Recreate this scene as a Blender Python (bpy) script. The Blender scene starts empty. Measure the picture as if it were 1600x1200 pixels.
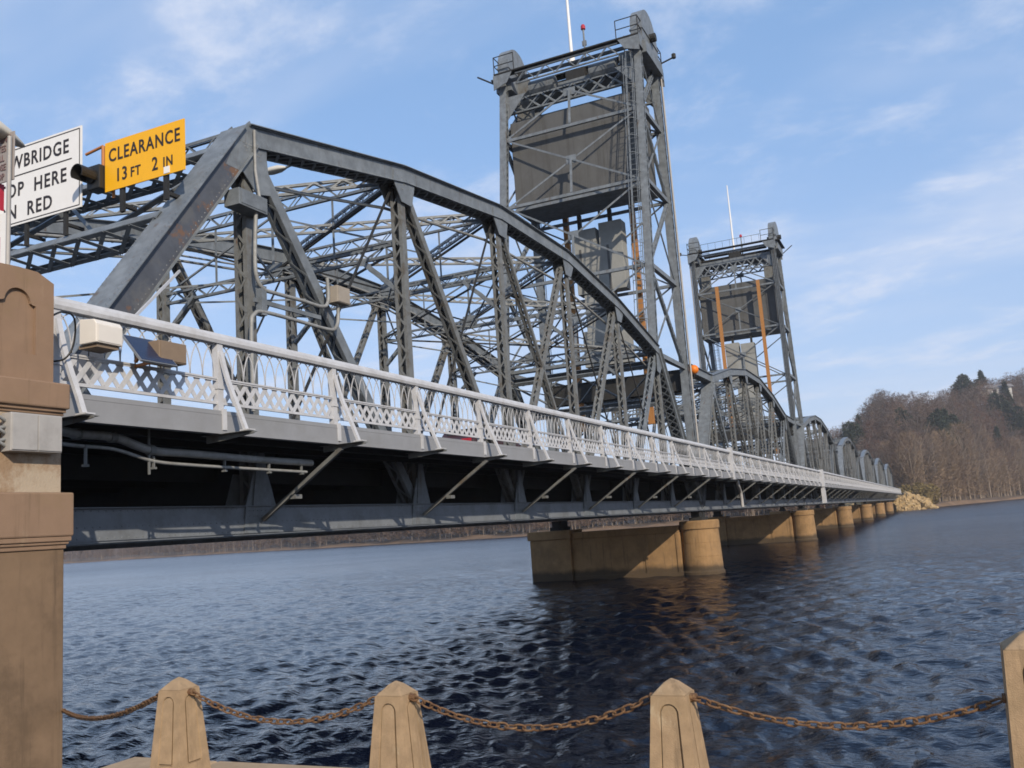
import bpy, bmesh, math, random
import numpy as np
from mathutils import Vector, Matrix, noise as mnoise

random.seed(11); rng = np.random.default_rng(11)
S = bpy.context.scene
COL = S.collection

# ------------------------------------------------------------------ camera
CAM = Vector((10.0566, -8.0412, -0.5424))
cam = bpy.data.objects.new('camera', bpy.data.cameras.new('camera'))
COL.objects.link(cam)
_r = Vector((0.90534, 0.41891, -0.06979)); _u = Vector((0.1276, -0.11158, 0.98553)); _f = Vector((-0.40506, 0.90115, 0.15447))
cam.matrix_world = Matrix(((_r.x, _u.x, -_f.x, CAM.x), (_r.y, _u.y, -_f.y, CAM.y), (_r.z, _u.z, -_f.z, CAM.z), (0, 0, 0, 1)))
cam.data.sensor_width = 36; cam.data.lens = 32.228
cam.data.clip_start = 0.1; cam.data.clip_end = 8000
S.camera = cam

# ------------------------------------------------------------------ light, sky
SUN = Vector((1.0, -0.95, 0.71)).normalized()
elev = math.asin(SUN.z); azim = math.atan2(SUN.x, SUN.y)
sun = bpy.data.objects.new('sun', bpy.data.lights.new('sun', 'SUN'))
COL.objects.link(sun)
sun.data.energy = 4.9; sun.data.angle = math.radians(0.53); sun.data.color = (1.0, 0.86, 0.68)
sun.rotation_euler = SUN.to_track_quat('Z', 'Y').to_euler()
W = bpy.data.worlds.new('World'); S.world = W; W.use_nodes = True
nt = W.node_tree; nt.nodes.clear()
def N(t, typ, **kw):
    n = t.nodes.new(typ)
    for k, v in kw.items():
        if hasattr(n, k): setattr(n, k, v)
        else: n.inputs[k.replace('_', ' ')].default_value = v
    return n
sky = N(nt, 'ShaderNodeTexSky', sky_type='NISHITA', sun_disc=False, sun_elevation=elev, sun_rotation=azim,
        air_density=1.0, dust_density=1.2, ozone_density=2.5, altitude=200)
tc = N(nt, 'ShaderNodeTexCoord'); sep = N(nt, 'ShaderNodeSeparateXYZ')
nt.links.new(tc.outputs['Generated'], sep.inputs[0])
zz = N(nt, 'ShaderNodeMath', operation='MAXIMUM'); zz.inputs[1].default_value = 0.0
nt.links.new(sep.outputs['Z'], zz.inputs[0])
za = N(nt, 'ShaderNodeMath', operation='ADD'); za.inputs[1].default_value = 0.16; nt.links.new(zz.outputs[0], za.inputs[0])
dx = N(nt, 'ShaderNodeMath', operation='DIVIDE'); dy = N(nt, 'ShaderNodeMath', operation='DIVIDE')
nt.links.new(sep.outputs['X'], dx.inputs[0]); nt.links.new(za.outputs[0], dx.inputs[1])
nt.links.new(sep.outputs['Y'], dy.inputs[0]); nt.links.new(za.outputs[0], dy.inputs[1])
cmb = N(nt, 'ShaderNodeCombineXYZ'); nt.links.new(dx.outputs[0], cmb.inputs[0]); nt.links.new(dy.outputs[0], cmb.inputs[1])
def cloud(scale, rough, lo, hi, stretch, off, detail=7):
    mp = N(nt, 'ShaderNodeMapping'); mp.inputs['Scale'].default_value = stretch; mp.inputs['Location'].default_value = off
    mp.inputs['Rotation'].default_value = (0, 0, 0.5)
    nt.links.new(cmb.outputs[0], mp.inputs[0])
    n = N(nt, 'ShaderNodeTexNoise'); n.inputs['Scale'].default_value = scale; n.inputs['Detail'].default_value = detail
    n.inputs['Roughness'].default_value = rough; n.inputs['Distortion'].default_value = 0.25
    nt.links.new(mp.outputs[0], n.inputs['Vector'])
    m = N(nt, 'ShaderNodeMapRange', interpolation_type='SMOOTHSTEP')
    m.inputs['From Min'].default_value = lo; m.inputs['From Max'].default_value = hi
    nt.links.new(n.outputs['Fac'], m.inputs['Value'])
    return m.outputs['Result']
c1 = cloud(2.4, 0.62, 0.47, 0.76, (1, 1.25, 1), (3.3, 1.7, 0))
c2 = cloud(0.8, 0.6, 0.42, 0.75, (0.6, 1.4, 1), (7.1, 4.2, 0), 5)
mx = N(nt, 'ShaderNodeMath', operation='MULTIPLY'); nt.links.new(c1, mx.inputs[0]); mx.inputs[1].default_value = 0.75
my = N(nt, 'ShaderNodeMath', operation='MULTIPLY_ADD'); nt.links.new(c2, my.inputs[0]); my.inputs[1].default_value = 0.55
nt.links.new(mx.outputs[0], my.inputs[2])
# veil of thin cirrus over the whole sky, milkier near the horizon
hz = N(nt, 'ShaderNodeMapRange'); hz.inputs['From Min'].default_value = 0.0; hz.inputs['From Max'].default_value = 0.45
hz.inputs['To Min'].default_value = 0.80; hz.inputs['To Max'].default_value = 0.55
nt.links.new(sep.outputs['Z'], hz.inputs['Value'])
vc = N(nt, 'ShaderNodeMix', data_type='RGBA'); hv = N(nt, 'ShaderNodeMapRange'); hv.inputs['From Max'].default_value = 0.40
nt.links.new(sep.outputs['Z'], hv.inputs['Value']); nt.links.new(hv.outputs[0], vc.inputs['Factor'])
vc.inputs[6].default_value = (3.85, 4.65, 6.3, 1); vc.inputs[7].default_value = (2.2, 3.8, 6.6, 1)
mixv = N(nt, 'ShaderNodeMix', data_type='RGBA'); nt.links.new(hz.outputs[0], mixv.inputs['Factor'])
nt.links.new(sky.outputs[0], mixv.inputs[6]); nt.links.new(vc.outputs[2], mixv.inputs[7])
mixc = N(nt, 'ShaderNodeMix', data_type='RGBA'); nt.links.new(my.outputs[0], mixc.inputs['Factor'])
nt.links.new(mixv.outputs[2], mixc.inputs[6]); mixc.inputs[7].default_value = (5.0, 5.4, 6.4, 1)
bg = N(nt, 'ShaderNodeBackground'); bg.inputs['Strength'].default_value = 0.15
nt.links.new(mixc.outputs[2], bg.inputs['Color'])
wo = N(nt, 'ShaderNodeOutputWorld'); nt.links.new(bg.outputs[0], wo.inputs['Surface'])
S.view_settings.view_transform = 'Standard'; S.view_settings.look = 'None'
S.view_settings.gamma = 1; S.view_settings.use_curve_mapping = False
S.view_settings.exposure = 0.0
S.cycles.use_denoising = True
S.cycles.max_bounces = 6; S.cycles.diffuse_bounces = 2; S.cycles.glossy_bounces = 3
S.cycles.filter_width = 1.7
HAZE_D = 0.00018

# ------------------------------------------------------------------ materials
def mat(name, base, rough=0.6, metal=0.0, mott=None, mscale=3.0, mlo=0.45, mhi=0.7, stain=None, sscale=(6, 6, 0.6),
        slo=0.55, shi=0.75, bump=0.0, bscale=30.0, vary=0.15, spec=0.4, coord='Object', waterline=None, streak=None, k=0.76):
    base = tuple(c * k for c in base); mott = mott and tuple(c * k for c in mott); stain = stain and tuple(c * k for c in stain); streak = streak and tuple(c * k for c in streak)
    m = bpy.data.materials.new(name); m.use_nodes = True
    t = m.node_tree; b = t.nodes['Principled BSDF']; L = t.links.new
    b.inputs['Roughness'].default_value = rough; b.inputs['Metallic'].default_value = metal
    b.inputs['Specular IOR Level'].default_value = spec
    geo = N(t, 'ShaderNodeNewGeometry'); pos = geo.outputs['Position']
    if coord == 'Object':
        pos = N(t, 'ShaderNodeTexCoord').outputs['Object']
    n1 = N(t, 'ShaderNodeTexNoise'); n1.inputs['Scale'].default_value = mscale * 2.3; n1.inputs['Detail'].default_value = 8
    n1.inputs['Roughness'].default_value = 0.65
    L(pos, n1.inputs['Vector'])
    r1 = N(t, 'ShaderNodeMapRange'); r1.inputs['From Min'].default_value = 0.3; r1.inputs['From Max'].default_value = 0.7
    r1.inputs['To Min'].default_value = 1 - vary; r1.inputs['To Max'].default_value = 1 + vary
    L(n1.outputs['Fac'], r1.inputs['Value'])
    mul = N(t, 'ShaderNodeMix', data_type='RGBA', blend_type='MULTIPLY'); mul.inputs['Factor'].default_value = 1
    mul.inputs[6].default_value = (*base, 1); L(r1.outputs[0], mul.inputs[7])
    col = mul.outputs[2]
    def layer(col, colr, vec_scale, scale, lo, hi, amt=1.0):
        mp = N(t, 'ShaderNodeMapping'); mp.inputs['Scale'].default_value = vec_scale; L(pos, mp.inputs[0])
        nn = N(t, 'ShaderNodeTexNoise'); nn.inputs['Scale'].default_value = scale; nn.inputs['Detail'].default_value = 9
        nn.inputs['Roughness'].default_value = 0.7; L(mp.outputs[0], nn.inputs['Vector'])
        mr = N(t, 'ShaderNodeMapRange', interpolation_type='SMOOTHSTEP')
        mr.inputs['From Min'].default_value = lo; mr.inputs['From Max'].default_value = hi; mr.inputs['To Max'].default_value = amt
        L(nn.outputs['Fac'], mr.inputs['Value'])
        mxx = N(t, 'ShaderNodeMix', data_type='RGBA'); L(mr.outputs[0], mxx.inputs['Factor'])
        L(col, mxx.inputs[6]); mxx.inputs[7].default_value = (*colr, 1)
        return mxx.outputs[2]
    if mott: col = layer(col, mott, (1, 1, 1), mscale, mlo, mhi, 0.85)
    if stain: col = layer(col, stain, sscale, 1.0, slo, shi, 0.9)
    if streak: col = layer(col, streak, (7, 7, 0.35), 1.0, 0.54, 0.70, 0.8); col = layer(col, tuple(c * .6 for c in streak), (1, 1, 1), 38.0, 0.63, 0.72, 0.55)
    if waterline:
        sp = N(t, 'ShaderNodeSeparateXYZ'); L(geo.outputs['Position'], sp.inputs[0])
        nn = N(t, 'ShaderNodeTexNoise'); nn.inputs['Scale'].default_value = 1.3; L(pos, nn.inputs['Vector'])
        ma = N(t, 'ShaderNodeMath', operation='MULTIPLY_ADD'); ma.inputs[1].default_value = 0.5
        L(nn.outputs['Fac'], ma.inputs[0]); L(sp.outputs['Z'], ma.inputs[2])
        mr = N(t, 'ShaderNodeMapRange', interpolation_type='SMOOTHSTEP')
        mr.inputs['From Min'].default_value = waterline[0]; mr.inputs['From Max'].default_value = waterline[1]
        mr.inputs['To Min'].default_value = 0.85; mr.inputs['To Max'].default_value = 0.0
        L(ma.outputs[0], mr.inputs['Value'])
        mxx = N(t, 'ShaderNodeMix', data_type='RGBA'); L(mr.outputs[0], mxx.inputs['Factor'])
        L(col, mxx.inputs[6]); mxx.inputs[7].default_value = (*waterline[2], 1); col = mxx.outputs[2]
    L(col, b.inputs['Base Color'])
    if bump:
        nb = N(t, 'ShaderNodeTexNoise'); nb.inputs['Scale'].default_value = bscale; nb.inputs['Detail'].default_value = 6
        L(pos, nb.inputs['Vector'])
        bp = N(t, 'ShaderNodeBump'); bp.inputs['Strength'].default_value = bump; bp.inputs['Distance'].default_value = 0.02
        L(nb.outputs['Fac'], bp.inputs['Height']); L(bp.outputs[0], b.inputs['Normal'])
    return m
RUST = (0.16, 0.075, 0.035)
M_STEEL = mat('steel_paint_grey', (0.186, 0.211, 0.236), 0.5, mott=(0.125, 0.142, 0.158), mscale=1.6, stain=(0.115, 0.085, 0.062), sscale=(5, 5, 0.7), slo=0.56, shi=0.72, vary=0.28, coord='World')
M_STEEL2 = mat('steel_paint_weathered', (0.17, 0.18, 0.183), 0.6, mott=(0.115, 0.10, 0.08), mscale=2.2, mlo=0.5, mhi=0.66, stain=RUST, sscale=(6, 6, 0.8), slo=0.60, shi=0.72, vary=0.25, coord='World')
M_STEELD = mat('steel_dark_underside_shade', (0.024, 0.025, 0.026), 0.75, mott=(0.032, 0.022, 0.014), mscale=1.1, mlo=0.55, mhi=0.7, vary=0.3, coord='World')  # near-black colour paints in the deck underside's shade; small dark steel parts share it
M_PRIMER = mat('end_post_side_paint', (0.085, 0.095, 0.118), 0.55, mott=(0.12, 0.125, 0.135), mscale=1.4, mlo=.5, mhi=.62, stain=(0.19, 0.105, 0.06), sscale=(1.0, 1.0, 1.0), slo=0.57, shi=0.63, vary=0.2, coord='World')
M_CHORD = mat('bottom_chord_paint', (0.205, 0.228, 0.258), 0.5, mott=(0.13, 0.14, 0.15), mscale=1.2, stain=RUST, sscale=(1.4, 1.4, 2.0), slo=0.66, shi=0.73, vary=0.15, coord='World')
M_FASCIA = mat('fascia_paint', (0.30, 0.31, 0.33), 0.5, mott=(0.26, 0.265, 0.27), mscale=0.9, stain=(0.22, 0.18, 0.14), sscale=(3, 3, 1.0), slo=0.66, shi=0.8, vary=0.08, coord='World')
M_RAIL = mat('railing_paint', (0.58, 0.595, 0.63), 0.5, mott=(0.47, 0.47, 0.475), mscale=2.5, stain=RUST, sscale=(5, 5, 2.2), slo=0.68, shi=0.74, vary=0.10, coord='World')
M_CW = mat('counterweight_concrete', (0.112, 0.116, 0.118), 0.85, mott=(0.092, 0.094, 0.096), mscale=0.5, stain=(0.075, 0.076, 0.075), sscale=(2.2, 2.2, .14), slo=.48, shi=.66, vary=0.1, coord='World')
M_CWL = mat('counterweight_plate_light', (0.31, 0.32, 0.31), 0.8, mott=(0.25, 0.255, 0.245), mscale=0.6, vary=0.1, coord='World')
M_ORANGE = mat('guide_timber_orange', (0.42, 0.19, 0.055), 0.7, stain=(0.3, 0.12, 0.03), sscale=(3, 3, .2), vary=0.12, coord='World')
M_PIER = mat('pier_concrete', (0.33, 0.205, 0.098), 0.9, mott=(0.22, 0.135, 0.064), mscale=0.7, stain=(0.42, 0.30, 0.17), sscale=(1.6, 1.6, 0.25), slo=0.60, shi=0.75, bump=0.4, bscale=14, vary=0.18, coord='World', streak=(0.13, 0.085, 0.05), waterline=(-3.15, -2.8, (0.035, 0.028, 0.02)))
M_PYL = mat('pylon_stucco', (0.295, 0.195, 0.13), 0.9, mott=(0.27, 0.185, 0.105), mscale=0.9, mlo=.5, mhi=.72, stain=(0.40, 0.30, 0.20), sscale=(2.6, 2.6, 0.7), slo=0.60, shi=0.78, bump=0.30, bscale=120, vary=0.10, coord='World', streak=(0.20, 0.135, 0.085))
M_PYLN = mat('pylon_limewash_patches', (0.33, 0.225, 0.14), 0.9, mott=(0.50, 0.42, 0.32), mscale=1.6, mlo=.44, mhi=.60, stain=(0.26, 0.18, 0.11), sscale=(2.6, 2.6, 1.2), slo=0.6, shi=0.78, bump=0.35, bscale=40, vary=0.10, coord='World')
M_PYLB = mat('pylon_weathered_base', (0.235, 0.158, 0.098), 0.9, mott=(0.145, 0.098, 0.06), mscale=0.8, mlo=.42, mhi=.62, stain=(0.42, 0.33, 0.23), sscale=(3.2, 3.2, 2.2), slo=0.66, shi=0.74, bump=0.35, bscale=110, vary=0.16, coord='World', streak=(0.14, 0.095, 0.06))
M_BOLL = mat('bollard_cast_stone', (0.37, 0.26, 0.155), 0.9, mott=(0.33, 0.235, 0.135), mscale=5, mlo=.48, mhi=.7, stain=(0.52, 0.42, 0.28), sscale=(9, 9, 4), slo=0.58, shi=0.75, bump=0.2, bscale=170, vary=0.2, coord='World', streak=(0.20, 0.14, 0.085))
M_KERB = mat('coping_stone', (0.45, 0.33, 0.21), 0.9, mott=(0.36, 0.27, 0.17), mscale=3, bump=0.4, bscale=60, vary=0.12, coord='World')
M_CHAIN = mat('rusty_chain', (0.15, 0.078, 0.038), 0.85, mott=(0.29, 0.18, 0.09), mscale=40, bump=0.4, bscale=200, vary=0.3, coord='World')
M_WHITEBOX = mat('cream_enamel', (0.80, 0.76, 0.70), 0.4, vary=0.03, coord='World')
M_BROWNBOX = mat('tan_enclosure', (0.25, 0.185, 0.13), 0.7, vary=0.08, coord='World')
M_CAB = mat('cabinet_beige', (0.36, 0.32, 0.27), 0.6, vary=0.08, coord='World')
M_JBOX = mat('junction_box_grey', (0.42, 0.41, 0.40), 0.55, mott=(0.34, 0.33, 0.32), vary=0.06, coord='World')
M_SOLAR = mat('solar_cell', (0.018, 0.028, 0.07), 0.25, vary=0.1, spec=0.6)
M_ALU = mat('aluminium', (0.45, 0.46, 0.47), 0.4, metal=0.6, vary=0.06)
M_PIPE = mat('conduit_galvanised', (0.30, 0.31, 0.31), 0.5, mott=(0.2, 0.2, 0.19), mscale=4, vary=0.15, coord='World')
M_BLACK = mat('black_enamel', (0.02, 0.02, 0.02), 0.45, vary=0.1)
M_SIGNW = mat('sign_white', (0.90, 0.90, 0.89), 0.5, stain=(0.5, 0.44, 0.38), sscale=(3, 3, .5), slo=.68, shi=.8, vary=0.03, coord='World')
M_SIGNY = mat('sign_yellow', (0.98, 0.50, 0.008), 0.45, vary=0.03, coord='World')
M_SIGNG = mat('sign_faded', (0.36, 0.33, 0.32), 0.6, vary=0.06, coord='World')
M_INK = mat('sign_ink', (0.03, 0.022, 0.02), 0.5, vary=0.05)
M_INKR = mat('sign_ink_faded', (0.20, 0.13, 0.13), 0.5, vary=0.05)
M_RED = mat('red_paint', (0.45, 0.02, 0.04), 0.45, vary=0.05)
M_LAMPW = mat('lamp_shell', (0.62, 0.60, 0.54), 0.45, vary=0.05)
M_BALL = mat('orange_ball', (0.85, 0.22, 0.015), 0.5, vary=0.04)
M_SIGORA = mat('orange_bracket', (0.50, 0.20, 0.06), 0.6, vary=0.1)
M_CARB = mat('car_paint_dark', (0.05, 0.018, 0.018), 0.3, vary=0.05, spec=.6)
M_GLASS = mat('car_glass_dark', (0.012, 0.014, 0.016), 0.08, vary=0.02, spec=.6)
M_ASPH = mat('asphalt', (0.05, 0.05, 0.05), 0.9, vary=0.2, coord='World')
M_ROCK = mat('quarry_rock', (0.46, 0.33, 0.17), 0.95, mott=(0.30, 0.21, 0.11), mscale=.8, vary=0.3, coord='World')
M_TRUNK = mat('bare_trunk', (0.25, 0.20, 0.155), 0.95, vary=0.25, coord='World')
M_TWIG = [mat('twigs_brown', (0.150, 0.100, 0.072), 1.0, vary=0.3, mscale=.05, coord='World'),
          mat('twigs_grey', (0.120, 0.096, 0.084), 1.0, vary=0.3, mscale=.05, coord='World'),
          mat('twigs_tan', (0.24, 0.172, 0.115), 1.0, vary=0.3, mscale=.05, coord='World'),
          mat('twigs_russet', (0.150, 0.070, 0.045), 1.0, vary=0.3, mscale=.05, coord='World')]
M_EVER = mat('evergreen_needles', (0.030, 0.044, 0.026), 1.0, vary=0.4, mscale=.2, coord='World')
M_BUSH = mat('olive_leaves', (0.26, 0.20, 0.085), 1.0, vary=0.35, mscale=.2, coord='World')
M_HOUSE = mat('house_wall_pale', (0.5, 0.5, 0.49), 0.8, vary=0.05, coord='World')
M_ROOF = mat('house_roof_grey', (0.20, 0.19, 0.19), 0.9, vary=0.1, coord='World')
M_HILL = mat('leaf_litter_ground', (0.105, 0.075, 0.052), 1.0, mott=(0.085, 0.06, 0.046), mscale=.03, vary=0.3, coord='World')
M_BANK = mat('bank_sand', (0.20, 0.13, 0.08), 1.0, mott=(0.12, 0.085, 0.055), mscale=.06, vary=0.3, coord='World')

# ------------------------------------------------------------------ mesh helpers
class MB:
    def __init__(s): s.v = []; s.f = []; s.mi = []; s.cur = 0; s.sm = []
    def add(s, vs, fs, smooth=False):
        o = len(s.v); s.v += [tuple(v) for v in vs]
        for f in fs: s.f.append([o + i for i in f]); s.mi.append(s.cur); s.sm.append(smooth)
    def box(s, c, d, rot=None):
        c = Vector(c); h = Vector(d) / 2; vs = []
        for x in (-1, 1):
            for y in (-1, 1):
                for z in (-1, 1):
                    q = Vector((x * h.x, y * h.y, z * h.z))
                    if rot is not None: q = rot @ q
                    vs.append(c + q)
        s.add(vs, [(0, 1, 3, 2), (4, 6, 7, 5), (0, 4, 5, 1), (2, 3, 7, 6), (0, 2, 6, 4), (1, 5, 7, 3)])
    def b2(s, lo, hi):
        s.box([(a + b) / 2 for a, b in zip(lo, hi)], [abs(b - a) for a, b in zip(lo, hi)])
    def bar(s, p, q, w, h, side=(1, 0, 0)):
        """rectangular bar p->q; w along side direction, h along the other"""
        p = Vector(p); q = Vector(q); d = (q - p); L = d.length
        if L < 1e-6: return
        d /= L; a = Vector(side); a = a - d * a.dot(d)
        if a.length < 1e-4: a = d.orthogonal()
        a.normalize(); b = d.cross(a)
        vs = []
        for e in (p, q):
            for i, j in ((-1, -1), (1, -1), (1, 1), (-1, 1)): vs.append(e + a * (i * w / 2) + b * (j * h / 2))
        s.add(vs, [(0, 3, 2, 1), (4, 5, 6, 7), (0, 1, 5, 4), (1, 2, 6, 5), (2, 3, 7, 6), (3, 0, 4, 7)])
    def tube(s, pts, r, n=8, cap=True):
        pts = [Vector(p) for p in pts]; rr = r if isinstance(r, (list, tuple)) else [r] * len(pts)
        rings = []; a = None
        for i, p in enumerate(pts):
            d = (pts[min(i + 1, len(pts) - 1)] - pts[max(i - 1, 0)]).normalized()
            if a is None: a = d.orthogonal().normalized()
            a = (a - d * a.dot(d)).normalized(); b = d.cross(a)
            rings.append([p + (a * math.cos(t) + b * math.sin(t)) * rr[i] for t in [2 * math.pi * k / n for k in range(n)]])
        vs = [v for R in rings for v in R]; fs = []
        for i in range(len(pts) - 1):
            for k in range(n): fs.append((i * n + k, i * n + (k + 1) % n, (i + 1) * n + (k + 1) % n, (i + 1) * n + k))
        s.add(vs, fs, True)
        if cap:
            s.add(rings[0], [tuple(reversed(range(n)))]); s.add(rings[-1], [tuple(range(n))])
    def lathe(s, prof, c=(0, 0, 0), n=24, axis='z'):
        c = Vector(c); vs = []; fs = []
        for r, z in prof:
            for k in range(n):
                t = 2 * math.pi * k / n
                q = (r * math.cos(t), r * math.sin(t), z)
                if axis == 'y': q = (q[0], q[2], q[1])
                if axis == 'x': q = (q[2], q[0], q[1])
                vs.append(c + Vector(q))
        for i in range(len(prof) - 1):
            for k in range(n): fs.append((i * n + k, i * n + (k + 1) % n, (i + 1) * n + (k + 1) % n, (i + 1) * n + k))
        s.add(vs, fs, False)
        s.add(vs[:n], [tuple(reversed(range(n)))]); s.add(vs[-n:], [tuple(range(n))])
    def prism(s, poly, lo, hi, axis='x'):
        """poly in the two other axes (in xyz order), extruded lo..hi"""
        def P(a, b, t): return {'x': (t, a, b), 'y': (a, t, b), 'z': (a, b, t)}[axis]
        n = len(poly); vs = [P(a, b, lo) for a, b in poly] + [P(a, b, hi) for a, b in poly]
        s.add(vs, [tuple(range(n)), tuple(reversed(range(n, 2 * n)))] + [(i, n + i, n + (i + 1) % n, (i + 1) % n) for i in range(n)])
    def mesh(s, name, m):
        me = bpy.data.meshes.new(name); me.from_pydata(s.v, [], s.f)
        for mm in (m if isinstance(m, (list, tuple)) else [m]): me.materials.append(mm)
        if any(s.mi): me.polygons.foreach_set('material_index', s.mi)
        me.polygons.foreach_set('use_smooth', s.sm)
        bm = bmesh.new(); bm.from_mesh(me); bmesh.ops.recalc_face_normals(bm, faces=bm.faces); bm.to_mesh(me); bm.free()
        return me
    def build(s, name, m, parent=None, bevel=0):
        return link(name, s.mesh(name, m), parent, bevel)
def link(name, me, parent=None, bevel=0):
    o = bpy.data.objects.new(name, me); COL.objects.link(o)
    if parent is not None: o.parent = parent
    if bevel:
        b = o.modifiers.new('bevel', 'BEVEL'); b.width = bevel; b.segments = 2; b.limit_method = 'ANGLE'
    return o
def tag(o, label=None, cat=None, group=None, kind=None):
    if label: o['label'] = label
    if cat: o['category'] = cat
    if group: o['group'] = group
    if kind: o['kind'] = kind
    return o
def empty(name, loc, label, cat, group=None, rz=0):
    o = bpy.data.objects.new(name, None); COL.objects.link(o); o.location = loc; o.rotation_euler = (0, 0, rz)
    o.empty_display_size = 0.2
    return tag(o, label, cat, group)
def stuff(o): o['kind'] = 'stuff'; return o
def children_map():
    d = {}
    for o in COL.objects:
        if o.parent: d.setdefault(o.parent.name, []).append(o)
    return d
def dup(root, loc, rz, label, group=None, skip=()):
    cm = children_map()
    def rec(o, par):
        c = o.copy(); COL.objects.link(c); c.parent = par
        for ch in cm.get(o.name, []):
            if ch.name.split('.')[0] not in skip: rec(ch, c)
        return c
    c = rec(root, None); c.location = loc; c.rotation_euler = (0, 0, rz); c['label'] = label
    if group: c['group'] = group
    return c
def curve_plate(outer, holes, thick, name='plate'):
    """flat plate (in xy, thickness in z) with holes, as a mesh"""
    cu = bpy.data.curves.new(name, 'CURVE'); cu.dimensions = '2D'; cu.fill_mode = 'BOTH'; cu.extrude = thick / 2
    for ring in [outer] + holes:
        sp = cu.splines.new('POLY'); sp.points.add(len(ring) - 1); sp.use_cyclic_u = True
        for pt, q in zip(sp.points, ring): pt.co = (q[0], q[1], 0, 1)
    o = bpy.data.objects.new(name, cu); COL.objects.link(o)
    dg = bpy.context.evaluated_depsgraph_get(); me = bpy.data.meshes.new_from_object(o.evaluated_get(dg))
    bpy.data.objects.remove(o); bpy.data.curves.remove(cu)
    return [tuple(v.co) for v in me.vertices], [tuple(p.vertices) for p in me.polygons]
def text_mesh(txt, size, m, name='lettering', bold=0.0, xs=1.0, space=1.0):
    cu = bpy.data.curves.new(name, 'FONT'); cu.body = txt; cu.size = size; cu.align_x = 'CENTER'; cu.align_y = 'CENTER'
    cu.extrude = 0.004; cu.offset = bold; cu.space_character = space; cu.resolution_u = 3
    o = bpy.data.objects.new(name, cu); COL.objects.link(o)
    dg = bpy.context.evaluated_depsgraph_get(); me = bpy.data.meshes.new_from_object(o.evaluated_get(dg))
    bpy.data.objects.remove(o); bpy.data.curves.remove(cu)
    for v in me.vertices: v.co.x *= xs
    me.materials.clear(); me.materials.append(m); me.name = name
    return me

# ================================================================== SETTING
PN = 6.096; SP = 7 * PN            # panel, span
XN, XF = -2.01, -10.35             # near and far truss planes
WZ = -3.75                         # water level

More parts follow.
